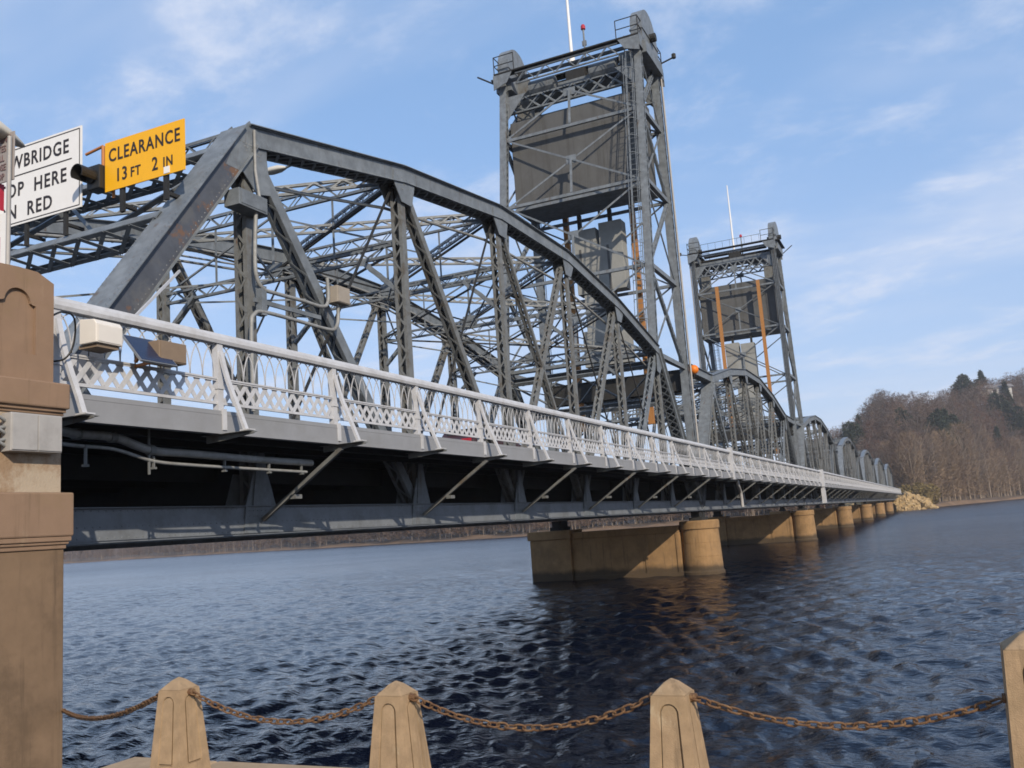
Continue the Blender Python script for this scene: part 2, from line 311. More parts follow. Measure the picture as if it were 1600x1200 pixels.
# ---- water : wave mesh near, flat sheet beyond the frame
def make_water():
    rows = []; y = -4.2; d = 0.055
    while y < 620: rows.append(y); y += d; d = min(d * 1.0066, 7.0)
    ny = len(rows); nx = 820
    Y = np.array(rows)[:, None] * np.ones((1, nx))
    u = np.linspace(0, 1, nx)[None, :]
    D = Y + 8.04
    X = 10.06 - (6 + 1.35 * D) + u * (12 + 1.95 * D)
    sy = np.gradient(np.array(rows))[:, None]; sx = (12 + 1.95 * D) / nx
    cell = np.maximum(sx, sy)
    Z = np.zeros_like(X)
    wd = math.radians(205)
    for k in range(84):
        lam = 0.20 * (2.1 / 0.20) ** (rng.random() ** 1.5); ang = wd + rng.normal(0, 0.55)
        A = 0.0135 * lam ** 0.80; ph = rng.random() * 6.28; K = 2 * math.pi / lam
        fade = np.clip((lam / cell - 1.8) / 1.6, 0, 1)
        warp = 0.35 * np.sin(X * 0.31 + k) + 0.3 * np.sin(Y * 0.27 + 2 * k)
        th = K * (X * math.cos(ang) + Y * math.sin(ang)) + ph + warp * 1.6
        Z += A * fade * (np.sin(th) + 0.22 * np.cos(2 * th))
    gust = 0.75 + 0.35 * np.sin(X * .05 + 1.3 * np.sin(Y * .037)) * np.sin(Y * .06 + .8)
    Z = WZ + Z * gust * 0.52
    co = np.stack([X, Y, Z], -1).reshape(-1, 3)
    i = np.arange((ny - 1) * (nx - 1)); a = (i // (nx - 1)) * nx + i % (nx - 1)
    q = np.stack([a, a + 1, a + nx + 1, a + nx], -1)
    me = bpy.data.meshes.new('river_water')
    me.vertices.add(len(co)); me.vertices.foreach_set('co', co.ravel())
    me.loops.add(q.size); me.loops.foreach_set('vertex_index', q.ravel().astype(np.int32))
    me.polygons.add(len(q)); me.polygons.foreach_set('loop_start', np.arange(0, q.size, 4, dtype=np.int32))
    me.polygons.foreach_set('loop_total', np.full(len(q), 4, dtype=np.int32))
    me.polygons.foreach_set('use_smooth', np.ones(len(q), bool)); me.update()
    m = bpy.data.materials.new('river_water'); m.use_nodes = True; t = m.node_tree; b = t.nodes['Principled BSDF']
    b.inputs['Base Color'].default_value = (0.0028, 0.005, 0.013, 1); b.inputs['Roughness'].default_value = 0.09
    b.inputs['IOR'].default_value = 1.333; b.inputs['Specular IOR Level'].default_value = 0.43
    g = N(t, 'ShaderNodeNewGeometry'); L = t.links.new
    spw = N(t, 'ShaderNodeSeparateXYZ'); L(g.outputs['Position'], spw.inputs[0])
    rw_ = N(t, 'ShaderNodeMapRange'); rw_.inputs['From Min'].default_value = 15; rw_.inputs['From Max'].default_value = 160; rw_.inputs['To Min'].default_value = 0.09; rw_.inputs['To Max'].default_value = 0.26
    L(spw.outputs['Y'], rw_.inputs['Value']); L(rw_.outputs[0], b.inputs['Roughness'])
    hs = []
    for sc, stretch, amt in ((1.0, (0.6, 1.3, 1), 1.0), (2.6, (0.65, 1.2, 1), 0.55), (7.0, (.8, 1.2, 1), 0.16)):
        mp = N(t, 'ShaderNodeMapping'); mp.inputs['Scale'].default_value = stretch; mp.inputs['Rotation'].default_value = (0, 0, 0.42); L(g.outputs['Position'], mp.inputs[0])
        nn = N(t, 'ShaderNodeTexNoise'); nn.inputs['Scale'].default_value = sc; nn.inputs['Detail'].default_value = 4; L(mp.outputs[0], nn.inputs['Vector'])
        mm = N(t, 'ShaderNodeMath', operation='MULTIPLY'); mm.inputs[1].default_value = amt; L(nn.outputs['Fac'], mm.inputs[0]); hs.append(mm.outputs[0])
    s1 = N(t, 'ShaderNodeMath', operation='ADD'); L(hs[0], s1.inputs[0]); L(hs[1], s1.inputs[1])
    s2 = N(t, 'ShaderNodeMath', operation='ADD'); L(s1.outputs[0], s2.inputs[0]); L(hs[2], s2.inputs[1])
    pn = N(t, 'ShaderNodeTexNoise'); pn.inputs['Scale'].default_value = 0.055; pn.inputs['Detail'].default_value = 3; L(g.outputs['Position'], pn.inputs['Vector'])
    pr_ = N(t, 'ShaderNodeMapRange'); pr_.inputs['From Min'].default_value = 0.38; pr_.inputs['From Max'].default_value = 0.62; pr_.inputs['To Min'].default_value = 0.55; pr_.inputs['To Max'].default_value = 1.0; L(pn.outputs['Fac'], pr_.inputs['Value'])
    bp = N(t, 'ShaderNodeBump'); bp.inputs['Distance'].default_value = 0.19; L(pr_.outputs[0], bp.inputs['Strength'])
    L(s2.outputs[0], bp.inputs['Height']); L(bp.outputs[0], b.inputs['Normal'])
    me.materials.append(m)
    o = link('river_water', me); o['kind'] = 'structure'; o['label'] = 'dark blue rippled river water under and beside the bridge'
    mb = MB(); mb.add([(-1700, -150, WZ - .35), (1700, -150, WZ - .35), (1700, 1700, WZ - .35), (-1700, 1700, WZ - .35)], [(0, 1, 2, 3)])
    o2 = mb.build('far_water', m); o2['kind'] = 'structure'
make_water()

# ---- far banks and hills (polar height field round the river bend)
AZ = [-1.5, -1.2, -.99, -.88, -.765, -.64, -.5, -.41, -.30, -.16, -.044, -.015, .008, .042, .0744, .15, .4, .9]
SD = [900, 900, 880, 800, 620, 440, 345, 315, 325, 340, 345, 335, 365, 420, 490, 560, 700, 800]
TA = [-1.5, -.88, -.765, -.5, -.3, -.2, -.13, -.1056, -.0868, -.068, -.055, -.0384, -.0092, .0196, .042, .0744, .15, .4, .9]
TT = [.025, .026, .036, .05, .052, .056, .060, .068, .075, .083, .100, .108, .102, .102, .107, .111, .13, .11, .08]
def shore(a): return np.interp(a, AZ, SD)
def ridge(a, dd):
    top = np.interp(a, TA, TT); ds = shore(a)
    return np.maximum(top * (ds + 230) - 15.0, 3.0)
def ground(a, d):
    ds = shore(a); t = d - ds
    H = ridge(a, d)
    z = np.interp(t, [-40, -4, 2, 10], [-6, WZ - .5, WZ + .5, WZ + 1.6])
    k = np.clip((t - 25) / 205, 0, 1); k = k * k * (3 - 2 * k)
    return z + k * (H - (WZ + 1.6)) + np.clip(t - 230, 0, 900) * 0.02
def make_hills():
    na, nd = 360, 60
    a = np.linspace(-1.5, .9, na); tt = np.concatenate([np.linspace(-40, 40, 22), np.linspace(50, 260, 24), np.linspace(300, 600, nd - 46)])
    A = a[:, None] + 0 * tt[None, :]; Dd = shore(A) + tt[None, :] + 4 * np.sin(A * 90) * np.clip(np.abs(tt[None, :]) < 20, 0, 1)
    Z = ground(A, Dd) + 1.2 * np.sin(A * 60 + Dd * .03)*(tt[None, :] > 30)
    X = CAM.x + Dd * np.sin(A); Y = CAM.y + Dd * np.cos(A)
    co = np.stack([X, Y, Z], -1).reshape(-1, 3)
    i = np.arange((na - 1) * (nd - 1)); b = (i // (nd - 1)) * nd + i % (nd - 1)
    q = np.stack([b, b + nd, b + nd + 1, b + 1], -1)
    me = bpy.data.meshes.new('hillside'); me.from_pydata(co.tolist(), [], q.tolist())
    me.materials.append(M_HILL); me.materials.append(M_BANK)
    tq = (i % (nd - 1)); me.polygons.foreach_set('material_index', ((tt[tq] < 4)).astype(np.int32))
    me.polygons.foreach_set('use_smooth', np.ones(len(q), bool))
    o = link('hillside', me); o['kind'] = 'structure'; o['label'] = 'wooded river bluff and sandy far bank'
make_hills()
def gp(px_az, d):
    return Vector((CAM.x + d * math.sin(px_az), CAM.y + d * math.cos(px_az), float(ground(px_az, d))))

# ---- trees
def twig_cloud(R, n, h0, h1, rx, shape, wl, out_v, out_f, base, up=0.5):
    """n slender twig faces spread through a crown: arrays appended"""
    z = R.random(n); z = h0 + (h1 - h0) * z
    t = (z - h0) / (h1 - h0)
    if shape == 'vase': rad = rx * np.sqrt(np.clip(0.10 + 0.9 * np.sin(np.pi * np.clip(t * 0.86 + 0.10, 0, 1)) ** 1.1, 0, 1))
    elif shape == 'cone': rad = rx * (1 - t) ** 0.8 + .15
    else: rad = rx * np.sqrt(np.clip(1 - (2 * t - 1) ** 2, 0.02, 1))
    ph = R.random(n) * 6.283; lob = 0.72 + 0.28 * np.sin(3 * ph + base[0] * 1.7) * np.cos(2 * ph + t * 5 + base[1])
    r = rad * lob * np.sqrt(R.random(n)) ** 0.8
    c = np.stack([r * np.cos(ph), r * np.sin(ph), z], -1)
    d = c / (np.linalg.norm(c[:, :2], axis=1, keepdims=True) + .6); d[:, 2] = up; d += R.normal(0, .35, (n, 3)); d /= np.linalg.norm(d, axis=1, keepdims=True)
    L = wl[1] * (0.6 + 0.8 * R.random(n))[:, None]; w = wl[0] * (0.6 + 0.8 * R.random(n))[:, None]
    s = np.cross(d, R.normal(0, 1, (n, 3))); s /= np.linalg.norm(s, axis=1, keepdims=True) + 1e-9
    b0 = np.array(base)
    v = np.stack([c - s * w, c + s * w, c + d * L], 1) + b0
    out_v.append(v.reshape(-1, 3)); out_f.append(n)
def tri_mesh(name, vs, m):
    v = np.concatenate(vs); n = len(v) // 3
    me = bpy.data.meshes.new(name)
    me.vertices.add(len(v)); me.vertices.foreach_set('co', v.astype(np.float32).ravel())
    me.loops.add(3 * n); me.loops.foreach_set('vertex_index', np.arange(3 * n, dtype=np.int32))
    me.polygons.add(n); me.polygons.foreach_set('loop_start', np.arange(0, 3 * n, 3, dtype=np.int32))
    me.polygons.foreach_set('loop_total', np.full(n, 3, dtype=np.int32)); me.update(); me.materials.append(m)
    return me
def limbs(mb, h, spread, n, r0, R, t0=0.25):
    top = Vector((R.normal(0, .3), R.normal(0, .3), h * .8))
    mb.tube([(0, 0, -1), (0.1, 0, h * .3), top], [r0, r0 * .75, r0 * .2], 6, False)
    for k in range(n):
        z = h * (t0 + (0.75 - t0) * k / n); a = R.random() * 6.283; l = spread * (0.6 + .5 * R.random())
        p = Vector((0, 0, z)); q = p + Vector((l * .5 * math.cos(a), l * .5 * math.sin(a), h * .12)); e = p + Vector((l * math.cos(a), l * math.sin(a), h * (.28 + .1 * R.random())))
        mb.tube([p, q, e], [r0 * .42, r0 * .3, r0 * .08], 5, False)
R = np.random.default_rng(5)
protos = []
for k in range(5):           # tall bare riverside trees: their crown and trunk meshes, shared by the copies
    mb = MB(); h = 22 + 2 * k; limbs(mb, h, 5.5, 11, .42, R)
    vs = []; fs = []
    twig_cloud(R, 2600, h * .26, h, 6.0, 'vase', (.045, 1.7), vs, fs, (0, 0, 0), .7)
    protos.append((mb.mesh('trunk', M_TRUNK), tri_mesh('crown', vs, M_TWIG[(2, 0, 2, 1, 2)[k]])))
place = ['above the yellow rock pile', 'left of the olive bush', 'behind the olive bush', 'right of the olive bush', 'with a pale slender trunk', 'with a forked trunk',
         'in the middle of the far bank', 'leaning out over the bank', 'beside the russet thicket', 'nearest the right edge but three', 'nearest the right edge but two', 'nearest the right edge but one', 'at the right edge', 'behind its taller neighbours', 'low and broad on the bank', 'thin and short on the bank']
azs = [-.040, -.030, -.020, -.010, .001, .010, .019, .028, .037, .046, .055, .063, .071, .078, .015, .050]
for k, a in enumerate(azs):
    d = float(shore(a)) + 14 + 10 * R.random(); p = gp(a, d)
    o = empty('bare_tree', p, 'tall bare brown riverside tree ' + place[k], 'tree', 'bare trees along the far bank', R.random() * 6.28)
    s = .85 + .3 * R.random(); s *= 0.72 if k >= 13 else 1.0
    o.scale = (s, s, s * (.95 + .15 * R.random()))
    tr, cr = protos[k % 5]
    link('trunk', tr, o); link('crown', cr, o)
# evergreens on the bluff
vs = []; fs = []; twig_cloud(R, 2600, 1.5, 16, 3.6, 'cone', (.22, 1.1), vs, fs, (0, 0, 0), -.25); me_cone = tri_mesh('crown', vs, M_EVER)
vs = []; fs = []
for q in ((0, 0, 0), (2.5, 1, -2.5), (-2.6, -.5, -2), (0.5, -2, -3.5), (-1, 2.2, 1.5)): twig_cloud(R, 800, 5, 14, 3.2, 'ball', (.26, .9), vs, fs, q, .2)
me_pine = tri_mesh('crown', vs, M_EVER)
mb = MB(); mb.tube([(0, 0, -1), (0, 0, 8), (0, 0, 15)], [.3, .22, .05], 6, False); me_et = mb.mesh('trunk', M_TRUNK)
ev = [(-.082, 110, .9, me_cone, 'dark green conifer low at the left foot of the bluff'), (-.072, 150, 1.1, me_pine, 'broad dark pine on the bluff left shoulder beside a conifer'),
      (-.064, 165, 1.0, me_cone, 'slim dark conifer between the broad pine and the grey bare trees'), (.030, 238, 1.0, me_pine, 'round dark pine on the ridge left of the pale house'),
      (.038, 236, 1.25, me_pine, 'largest dark pine on the ridge beside the pale house'), (.045, 222, .8, me_pine, 'small dark pine standing directly left of the pale house'),
      (.053, 246, 1.3, me_cone, 'pointed dark conifer on the ridge above the pale house'), (.012, 110, 1.0, me_cone, 'dark conifer halfway up the bluff among brown trees'),
      (.020, 95, .9, me_pine, 'dark pine halfway up the bluff beside a conifer'), (.075, 120, 1.2, me_pine, 'dark pine at the right edge halfway up the bluff'), (-.048, 225, .7, me_cone, 'small conifer at the left end of the ridge')]
for q, (a, t, s, kk) in enumerate([(-.079, 130, 1.0, 1), (-.075, 118, 1.15, 0), (-.068, 140, 1.2, 1), (.036, 222, 1.25, 1), (.033, 246, 1.15, 0), (.049, 256, 1.2, 1), (.006, 128, 1.15, 1), (.016, 120, 1.25, 0), (.024, 130, .95, 1), (.066, 140, 1.3, 1), (.072, 160, 1.2, 0), (-.020, 150, .9, 1), (-.03, 240, .75, 0), (.059, 100, 1.0, 0)]):
    ev.append((a, t, s, (me_cone, me_pine)[kk], ('narrow dark conifer', 'rounded dark pine')[kk] + ' ' + ['low in the clump at the left foot of the bluff', 'in front of the left clump of evergreens', 'at the top of the left clump of evergreens', 'merging with the ridge pines by the house', 'behind the ridge pines by the house', 'on the skyline right of the pale house', 'alone at mid slope above the forked bare tree', 'highest of the mid slope evergreens', 'rightmost of the mid slope evergreens', 'below the house near the right edge', 'above the right edge pine', 'alone at mid slope above the olive bush', 'on the skyline left part of the ridge', 'below the pale house at mid slope'][q]))
for a, t, s, me, lab in ev:
    o = empty('evergreen_tree', gp(a, float(shore(a)) + t), lab, 'tree', 'evergreens on the bluff', R.random() * 6)
    s *= 1.12; o.scale = (s, s, s); link('trunk', me_et, o); link('crown', me, o)
# the leafless wood that clothes the hills: one mass
def wood(n, seed, a0, a1, t0, t1, m, size, tw, nm, label, hmul=1.0):
    Rr = np.random.default_rng(seed); vs = []; fs = []; tv = []
    for k in range(n):
        a = a0 + (a1 - a0) * Rr.random(); t = t0 + (t1 - t0) * Rr.random() ** .9; d = float(shore(a)) + t; p = gp(a, d)
        h = size * (.65 + .6 * Rr.random()) * hmul
        twig_cloud(Rr, int(tw), h * .12, h, h * .36, ('vase', 'ball')[k % 2], (.10, 1.3), vs, fs, tuple(p), .55)
        if k % 2 == 0:
            q = np.array(p); w_ = .22; lx = Rr.normal(0, .8)
            tv.append(np.array([[q[0] - w_, q[1] - .3, q[2] - 1], [q[0] + w_, q[1] - .3, q[2] - 1], [q[0] + lx, q[1], q[2] + h * .9]]))
    o = link(nm, tri_mesh(nm, vs, m)); stuff(o); o['label'] = label
    o2 = link('woodland_trunks', tri_mesh('woodland_trunks', tv, M_TRUNK)); stuff(o2); o2['label'] = 'bare trunks among the ' + label.split(' of ')[-1].split(' covering')[0]
wood(620, 1, -.125, .13, 22, 255, M_TWIG[0], 13, 260, 'bare_woodland', 'mass of bare brown trees covering the bluff')
wood(560, 2, -.125, .13, 30, 255, M_TWIG[1], 14, 260, 'grey_woodland', 'mass of bare grey trees mixed over the bluff')
wood(230, 3, -.115, .13, 18, 200, M_TWIG[3], 11, 260, 'russet_woodland', 'russet leafed trees scattered over the bluff')
wood(260, 4, -.05, .13, 14, 55, M_TWIG[2], 14, 300, 'tan_woodland', 'pale tan thicket along the foot of the bluff')
wood(900, 6, -1.0, -.12, 3, 60, M_TWIG[1], 15, 200, 'distant_woodland', 'grey brown trees along the distant far bank', 1.0)
wood(700, 7, -1.0, -.12, 2, 30, M_TWIG[0], 11, 200, 'distant_thicket', 'brown thicket at the foot of the distant far bank', 1.0)
vs = []; fs = []
for q in ((0, 0, 0), (4, 1, -1), (-4, 0, -.5), (2, -3, -1)): twig_cloud(R, 700, .3, 7, 3.6, 'ball', (.20, .8), vs, fs, q, .4)
o = empty('olive_bush', gp(-.017, float(shore(-.017)) + 10), 'olive green bush on the bank right of the rock pile', 'bush')
link('foliage', tri_mesh('foliage', vs, M_BUSH), o)
mb = MB(); limbs(mb, 5, 2, 5, .12, R); mb.build('stem', M_TRUNK, o)
# house on the ridge
hp = gp(.0565, float(shore(.0565)) + 196)
o = empty('house', hp + Vector((0, 0, 7.0)), 'pale house with low grey roof high on the wooded bluff', 'house', rz=.3)
o.scale = (1.45, 1, .95)
mb = MB(); mb.b2((-9, -4, -5), (9, 4, 3)); mb.build('wall', M_HOUSE, o)
mb = MB(); mb.prism([(-5, 3.003), (5, 3.003), (0, 5.6)], -10, 10, 'x'); mb.build('roof', M_ROOF, o)
for x in (-6, -2, 2, 6):
    mb = MB(); mb.b2((x - .8, -4.08, .6), (x + .8, -3.9, 2.2)); mb.build('window', M_GLASS, o)

# causeway and quarry rocks at the far abutment
YE = 7 * SP + 3
mb = MB(); mb.add([(-15, YE, .9), (1, YE, .9), (9, YE + 4, -5), (9, YE + 90, -5), (1, YE + 90, 1.2), (-15, YE + 90, 1.2), (-27, YE + 90, -5), (-27, YE + 6, -5), (5, YE - 8, -5.4), (-20, YE - 8, -5.4)],
   [(0, 1, 4, 5), (1, 2, 3, 4), (0, 5, 6, 7), (0, 9, 8, 1), (1, 8, 2), (0, 7, 9)])
o = mb.build('causeway', M_ROCK); o['kind'] = 'structure'
vs = []
mb = MB()
for k in range(700):
    u, t = random.random(), random.random()
    if k % 3: x = .8 + 8.4 * u; y = YE - 7 * u * (1 - t) + 42 * t * t; z = 1.2 - 5.4 * u
    else: x = -3 + 10 * t + 2 * u; y = YE - 9 * u + .8 * t; z = 1.0 - 5.0 * u - max(0, x - 2) * .35
    s = .5 + .8 * random.random(); q = [Vector((random.gauss(0, 1), random.gauss(0, 1), random.gauss(0, 1))).normalized() for _ in range(3)]
    rot = Matrix.Rotation(random.random() * 6, 3, q[0])
    mb.box((x, y, z), (s * 1.3, s, s * .8), rot)
o = stuff(mb.build('riprap_rocks', M_ROCK)); o['label'] = 'pile of pale yellow quarry rocks at the far bridge end'
mb = MB(); mb.b2((-14.5, YE - 1, 1.0), (.6, YE + 90, 1.6)); o = mb.build('causeway_road', M_ASPH); o['kind'] = 'structure'

# ================================================================== BRIDGE SPANS
H1, H2, H3 = 7.742, 8.952, 9.68
HS = [0, H1, H2, H3, H3, H2, H1, 0]
X1 = Vector((1, 0, 0))
def laced(parent, name, p, q, dep, gap, side, m=M_STEEL, pl=0.022, bars=None, lw=0.05, single=False, fl=.085, double=False):
    """built-up member: two side plates separated by gap along `side`, depth dep, with zig-zag lacing on both open faces"""
    p = Vector(p); q = Vector(q); d = (q - p); L = d.length; dn = d / L
    a = Vector(side); a = (a - dn * a.dot(dn)).normalized(); b = dn.cross(a)
    mb = MB()
    for s in (-1, 1):
        o = a * (s * gap / 2)
        mb.bar(p + o, q + o, pl, dep, a)
        for t in (-1, 1):   # flange angles
            oo = a * (s * (gap / 2 - 0.04)) + b * (t * dep / 2)
            mb.bar(p + oo, q + oo, fl, 0.014, a)
    ob = mb.build(name, m, parent)
    n = bars or max(2, int(L / (gap * 1.25)))
    lb = MB()
    for t in ((-1, 1) if not single else (1,)):
        for k in range(n):
            s = 1 if k % 2 else -1
            P0 = p + d * (k / n) + a * (s * (gap / 2 - .02)) + b * (t * (dep / 2 + .012)); P1 = p + d * ((k + 1) / n) - a * (s * (gap / 2 - .02)) + b * (t * (dep / 2 + .012))
            lb.bar(P0, P1, 0.010, lw, b)
            if double: lb.bar(P0 - a * (2 * s * (gap / 2 - .02)) + b * (t * .011), P1 + a * (2 * s * (gap / 2 - .02)) + b * (t * .011), 0.010, lw, b)
    stuff(lb.build('lacing', m, ob))
    return ob
def chord_member(parent, name, p, q, w, dep, m=M_STEEL, lace=True, web=None):
    """top chord section: cover plate on top, two webs, bottom flange angles and lacing underneath"""
    p = Vector(p); q = Vector(q); d = q - p; L = d.length; dn = d / L
    a = X1; b = dn.cross(a); b = b if b.z > 0 else -b
    if b.length < .1: b = Vector((0, 0, 1))
    mb = MB()
    for s in (-1, 1):
        mb.cur = 1 if web else 0
        mb.bar(p + a * (s * w / 2), q + a * (s * w / 2), .02, dep, a)
        mb.cur = 0
        o = a * (s * (w / 2 + .03)) - b * (dep / 2 - .012); mb.bar(p + o, q + o, .10, .018, a)
        o = a * (s * (w / 2 + .03)) + b * (dep / 2 - .012); mb.bar(p + o, q + o, .07, .016, a)
    mb.bar(p + b * (dep / 2 + .012), q + b * (dep / 2 + .012), w + .22, .020, a)
    ob = mb.build(name, [m, web] if web else m, parent)
    if lace:
        lb = MB(); n = int(L / .42)
        for k in range(n):
            for s in (1, -1):
                lb.bar(p + d * (k / n) + a * (s * w / 2) - b * (dep / 2 + .012), p + d * ((k + 1) / n) - a * (s * w / 2) - b * (dep / 2 + .012 + .012 * (s > 0)), .011, .06, b)
        stuff(lb.build('lacing', m, ob))
    return ob
def plate_x(mb, x, poly, th=.024):   # gusset plate in the truss plane
    mb.prism(poly, x - th / 2, x + th / 2, 'x')
def make_span(label, first=True):
    r = empty('truss_span', (0, 0, 0), label, 'bridge span', 'truss spans of the bridge')
    for x in (XN, XF):
        U = [Vector((x, PN * i, HS[i])) for i in range(8)]; Lw = [Vector((x, PN * i, 0)) for i in range(8)]
        # end posts and top chord
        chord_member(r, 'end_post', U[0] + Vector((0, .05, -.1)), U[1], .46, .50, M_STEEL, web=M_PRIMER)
        for i in range(1, 6): chord_member(r, 'top_chord', U[i], U[i + 1], .42, .46)
        chord_member(r, 'end_post', U[7] + Vector((0, -.05, -.1)), U[6], .46, .50, M_STEEL)
        # bottom chord: two lapped plates with ledge, bottom flange
        for i in range(7):
            mb = MB(); y0, y1 = PN * i, PN * (i + 1)
            for s in (-1, 1):
                mb.b2((x + s * .20 - .012, y0, -.32), (x + s * .20 + .012, y1, .20))
                mb.b2((x + s * .215 - .012 + s * .012, y0, -.30), (x + s * .215 + .012 + s * .012, y1, -.045))
                mb.b2((x + s * .26 - .06, y0, -.335), (x + s * .26 + .06, y1, -.32))
                mb.b2((x + s * .25 - .05, y0, .200), (x + s * .25 + .05, y1, .214))
            mb.b2((x - .20, y0, .19), (x + .20, y1, .199))
            mb.b2((x - .30, y0, -.349), (x + .30, y1, -.336))
            mb.build('bottom_chord', M_CHORD, r)
        # posts
        for i in range(1, 7):
            top = U[i] - Vector((0, 0, .2)); laced(r, 'vertical_post', Lw[i] + Vector((0, 0, .15)), top, .24 if i in (1, 6) else .22, .30, X1, M_STEEL2, bars=int((HS[i]) / .36))
        # diagonals
        for (i, j, k, g) in ((1, 2, .26, .30), (2, 3, .2, .28), (6, 5, .26, .30), (5, 4, .2, .28), (3, 4, .12, .24), (4, 3, .12, .24)):
            p = U[i] + (Lw[j] - U[i]) * .04; laced(r, 'diagonal', p, Lw[j] + Vector((0, 0, .15)), k, g, X1, M_STEEL2 if k < .25 else M_STEEL, lw=.045)
        for (i, j) in ((2, 1), (3, 2), (5, 6), (4, 5)):
            mb = MB(); mb.bar(Lw[i] if False else U[i], Lw[j], .05, .05); mb.build('counter_rod', M_STEELD, r)
        # gussets, upper and lower joints
        for i in range(1, 7):
            u = U[i]
            sl0 = (HS[i] - HS[i - 1]) / PN; sl1 = (HS[i + 1] - HS[i]) / PN
            for s in (-1, 1):
                mb = MB(); X_ = x + s * .232
                if i in (1, 6):
                    e = 1 if i == 1 else -1
                    plate_x(mb, X_, [(u.y - e * .75, u.z - .75 - .1), (u.y - e * .30, u.z + .05), (u.y - e * .02, u.z + .33), (u.y + e * .05, u.z + .25), (u.y + e * .50, u.z + .08), (u.y + e * .48, u.z - .32), (u.y + e * .58, u.z - 1.1), (u.y + e * .16, u.z - 1.2), (u.y - e * .25, u.z - .85)])
                else:
                    e = 1 if i < 4 else -1
                    plate_x(mb, X_, [(u.y - .55, u.z - .55 * sl0 - .20), (u.y - .5, u.z - .5 * sl0 + .1), (u.y + .5, u.z + .5 * sl1 + .1), (u.y + .55, u.z + .55 * sl1 - .20), (u.y + (.35 if e > 0 else .17), u.z - .80), (u.y - (.17 if e > 0 else .35), u.z - .80)])
                mb.build('gusset_plate', M_STEEL, r); mb = MB()
                plate_x(mb, x + s * .245, [(PN * i - .5, -.30), (PN * i + .5, -.30), (PN * i + .42, .25), (PN * i + .20, .85), (PN * i - .20, .85), (PN * i - .42, .25)], .022)
                mb.build('lower_gusset', M_STEEL, r)
    # ---- overhead bracing
    A = lambda i: Vector((XN, PN * i, HS[i])); B = lambda i: Vector((XF, PN * i, HS[i])); Zv = Vector((0, 0, 1))
    for i in range(1, 7):
        laced(r, 'top_strut', A(i) + Vector((-.2, 0, .02)), B(i) + Vector((.2, 0, .02)), .11, .40, Zv, M_STEEL, bars=19, fl=.042, lw=.036)
        if 1 < i < 6:
            dz = 2.0
            laced(r, 'sway_strut', A(i) + Vector((-.1, 0, -dz)), B(i) + Vector((.1, 0, -dz)), .10, .34, Zv, M_STEEL, bars=20, fl=.042, lw=.034)
            mid = (A(i) + B(i)) / 2 - Zv * (dz - .1)
            for s, e in ((-1, A(i)), (1, B(i))):
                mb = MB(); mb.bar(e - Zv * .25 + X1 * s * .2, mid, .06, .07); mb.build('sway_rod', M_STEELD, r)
                k0 = e + Vector((s * .15, 0, -dz - 1.1)); k1 = e + Vector((s * 1.25, 0, -dz - .1))
                laced(r, 'knee_brace', k0, k1, .10, .16, Vector((0, 1, 0)), M_STEEL, bars=6)
            mb = MB(); mb.bar(mid + Zv * .1, (A(i) + B(i)) / 2 - Zv * .2, .08, .02); mb.b2(mid - Vector((.3, .02, .12)), mid + Vector((.3, .02, .25))); mb.build('sway_gusset', M_STEEL, r)
    for i in range(1, 6):
        laced(r, 'lateral_diagonal', A(i) + Vector((-.2, .2, .12)), B(i + 1) + Vector((.2, -.2, .12)), .09, .26, Zv, M_STEEL, bars=26, fl=.04, lw=.032)
        laced(r, 'lateral_diagonal', B(i) + Vector((.2, .2, -.10)), A(i + 1) + Vector((-.2, -.2, -.10)), .09, .26, Zv, M_STEEL, bars=26, fl=.04, lw=.032)
    for i in (2, 3, 4, 5):   # long rods of the upper sway system between panels
        for a_, b_ in ((A(i) - Zv * 2, B(i + (1 if i < 5 else -1)) - Zv * 2),):
            mb = MB(); mb.bar(a_, b_, .05, .06); mb.build('brace_rod', M_STEELD, r)
    for x in (XN, XF):
        mb = MB()
        for dx_, dz_, rr_ in ((.42, .10, .05), (.52, -.22, .035), (-.4, -.35, .045)):
            sg = 1 if x == XN else -1
            if x == XN and dx_ > 0: continue
            mb.tube([(x + sg * -abs(dx_), PN * i, HS[i] - .45 + dz_) for i in range(1, 7)], rr_, 6)
        mb.build('overhead_conduit', M_PIPE, r)
    for i in range(1, 6):
        mb = MB(); mb.bar(A(i) - Zv * 2.1, A(i + 1) * .5 + B(i + 1) * .5 - Zv * 2.1, .045, .05); mb.build('brace_rod', M_STEEL, r)
        mb = MB(); mb.bar(B(i) - Zv * 2.1, A(i + 1) * .5 + B(i + 1) * .5 - Zv * 2.1, .045, .05); mb.build('brace_rod', M_STEEL, r)
        if 1 < i < 6:
            k_ = A(i) * .5 + B(i) * .5
            for e in (A(i), B(i)):
                mb = MB(); mb.bar(e - Zv * 1.9, k_ - Zv * .25, .05, .05); mb.build('sway_rod', M_STEEL, r)
            for f_ in (.25, .75):
                q_ = A(i) * f_ + B(i) * (1 - f_); mb = MB(); mb.bar(q_ - Zv * 1.9, q_ - Zv * .2, .04, .05); mb.build('sway_rod', M_STEEL, r)
    # rivet heads on the near truss
    rv = MB()
    def rivet(p, n, rr_=.017):
        n = Vector(n); a_ = n.orthogonal().normalized(); b_ = n.cross(a_); p = Vector(p)
        rv.add([p + a_ * rr_, p + b_ * rr_, p - a_ * rr_, p - b_ * rr_, p + n * rr_ * .8], [(0, 1, 4), (1, 2, 4), (2, 3, 4), (3, 0, 4)])
    def rivet_row(p, q, n, step):
        p = Vector(p); q = Vector(q); m_ = int((q - p).length / step)
        for k in range(1, m_): rivet(p + (q - p) * (k / m_), n)
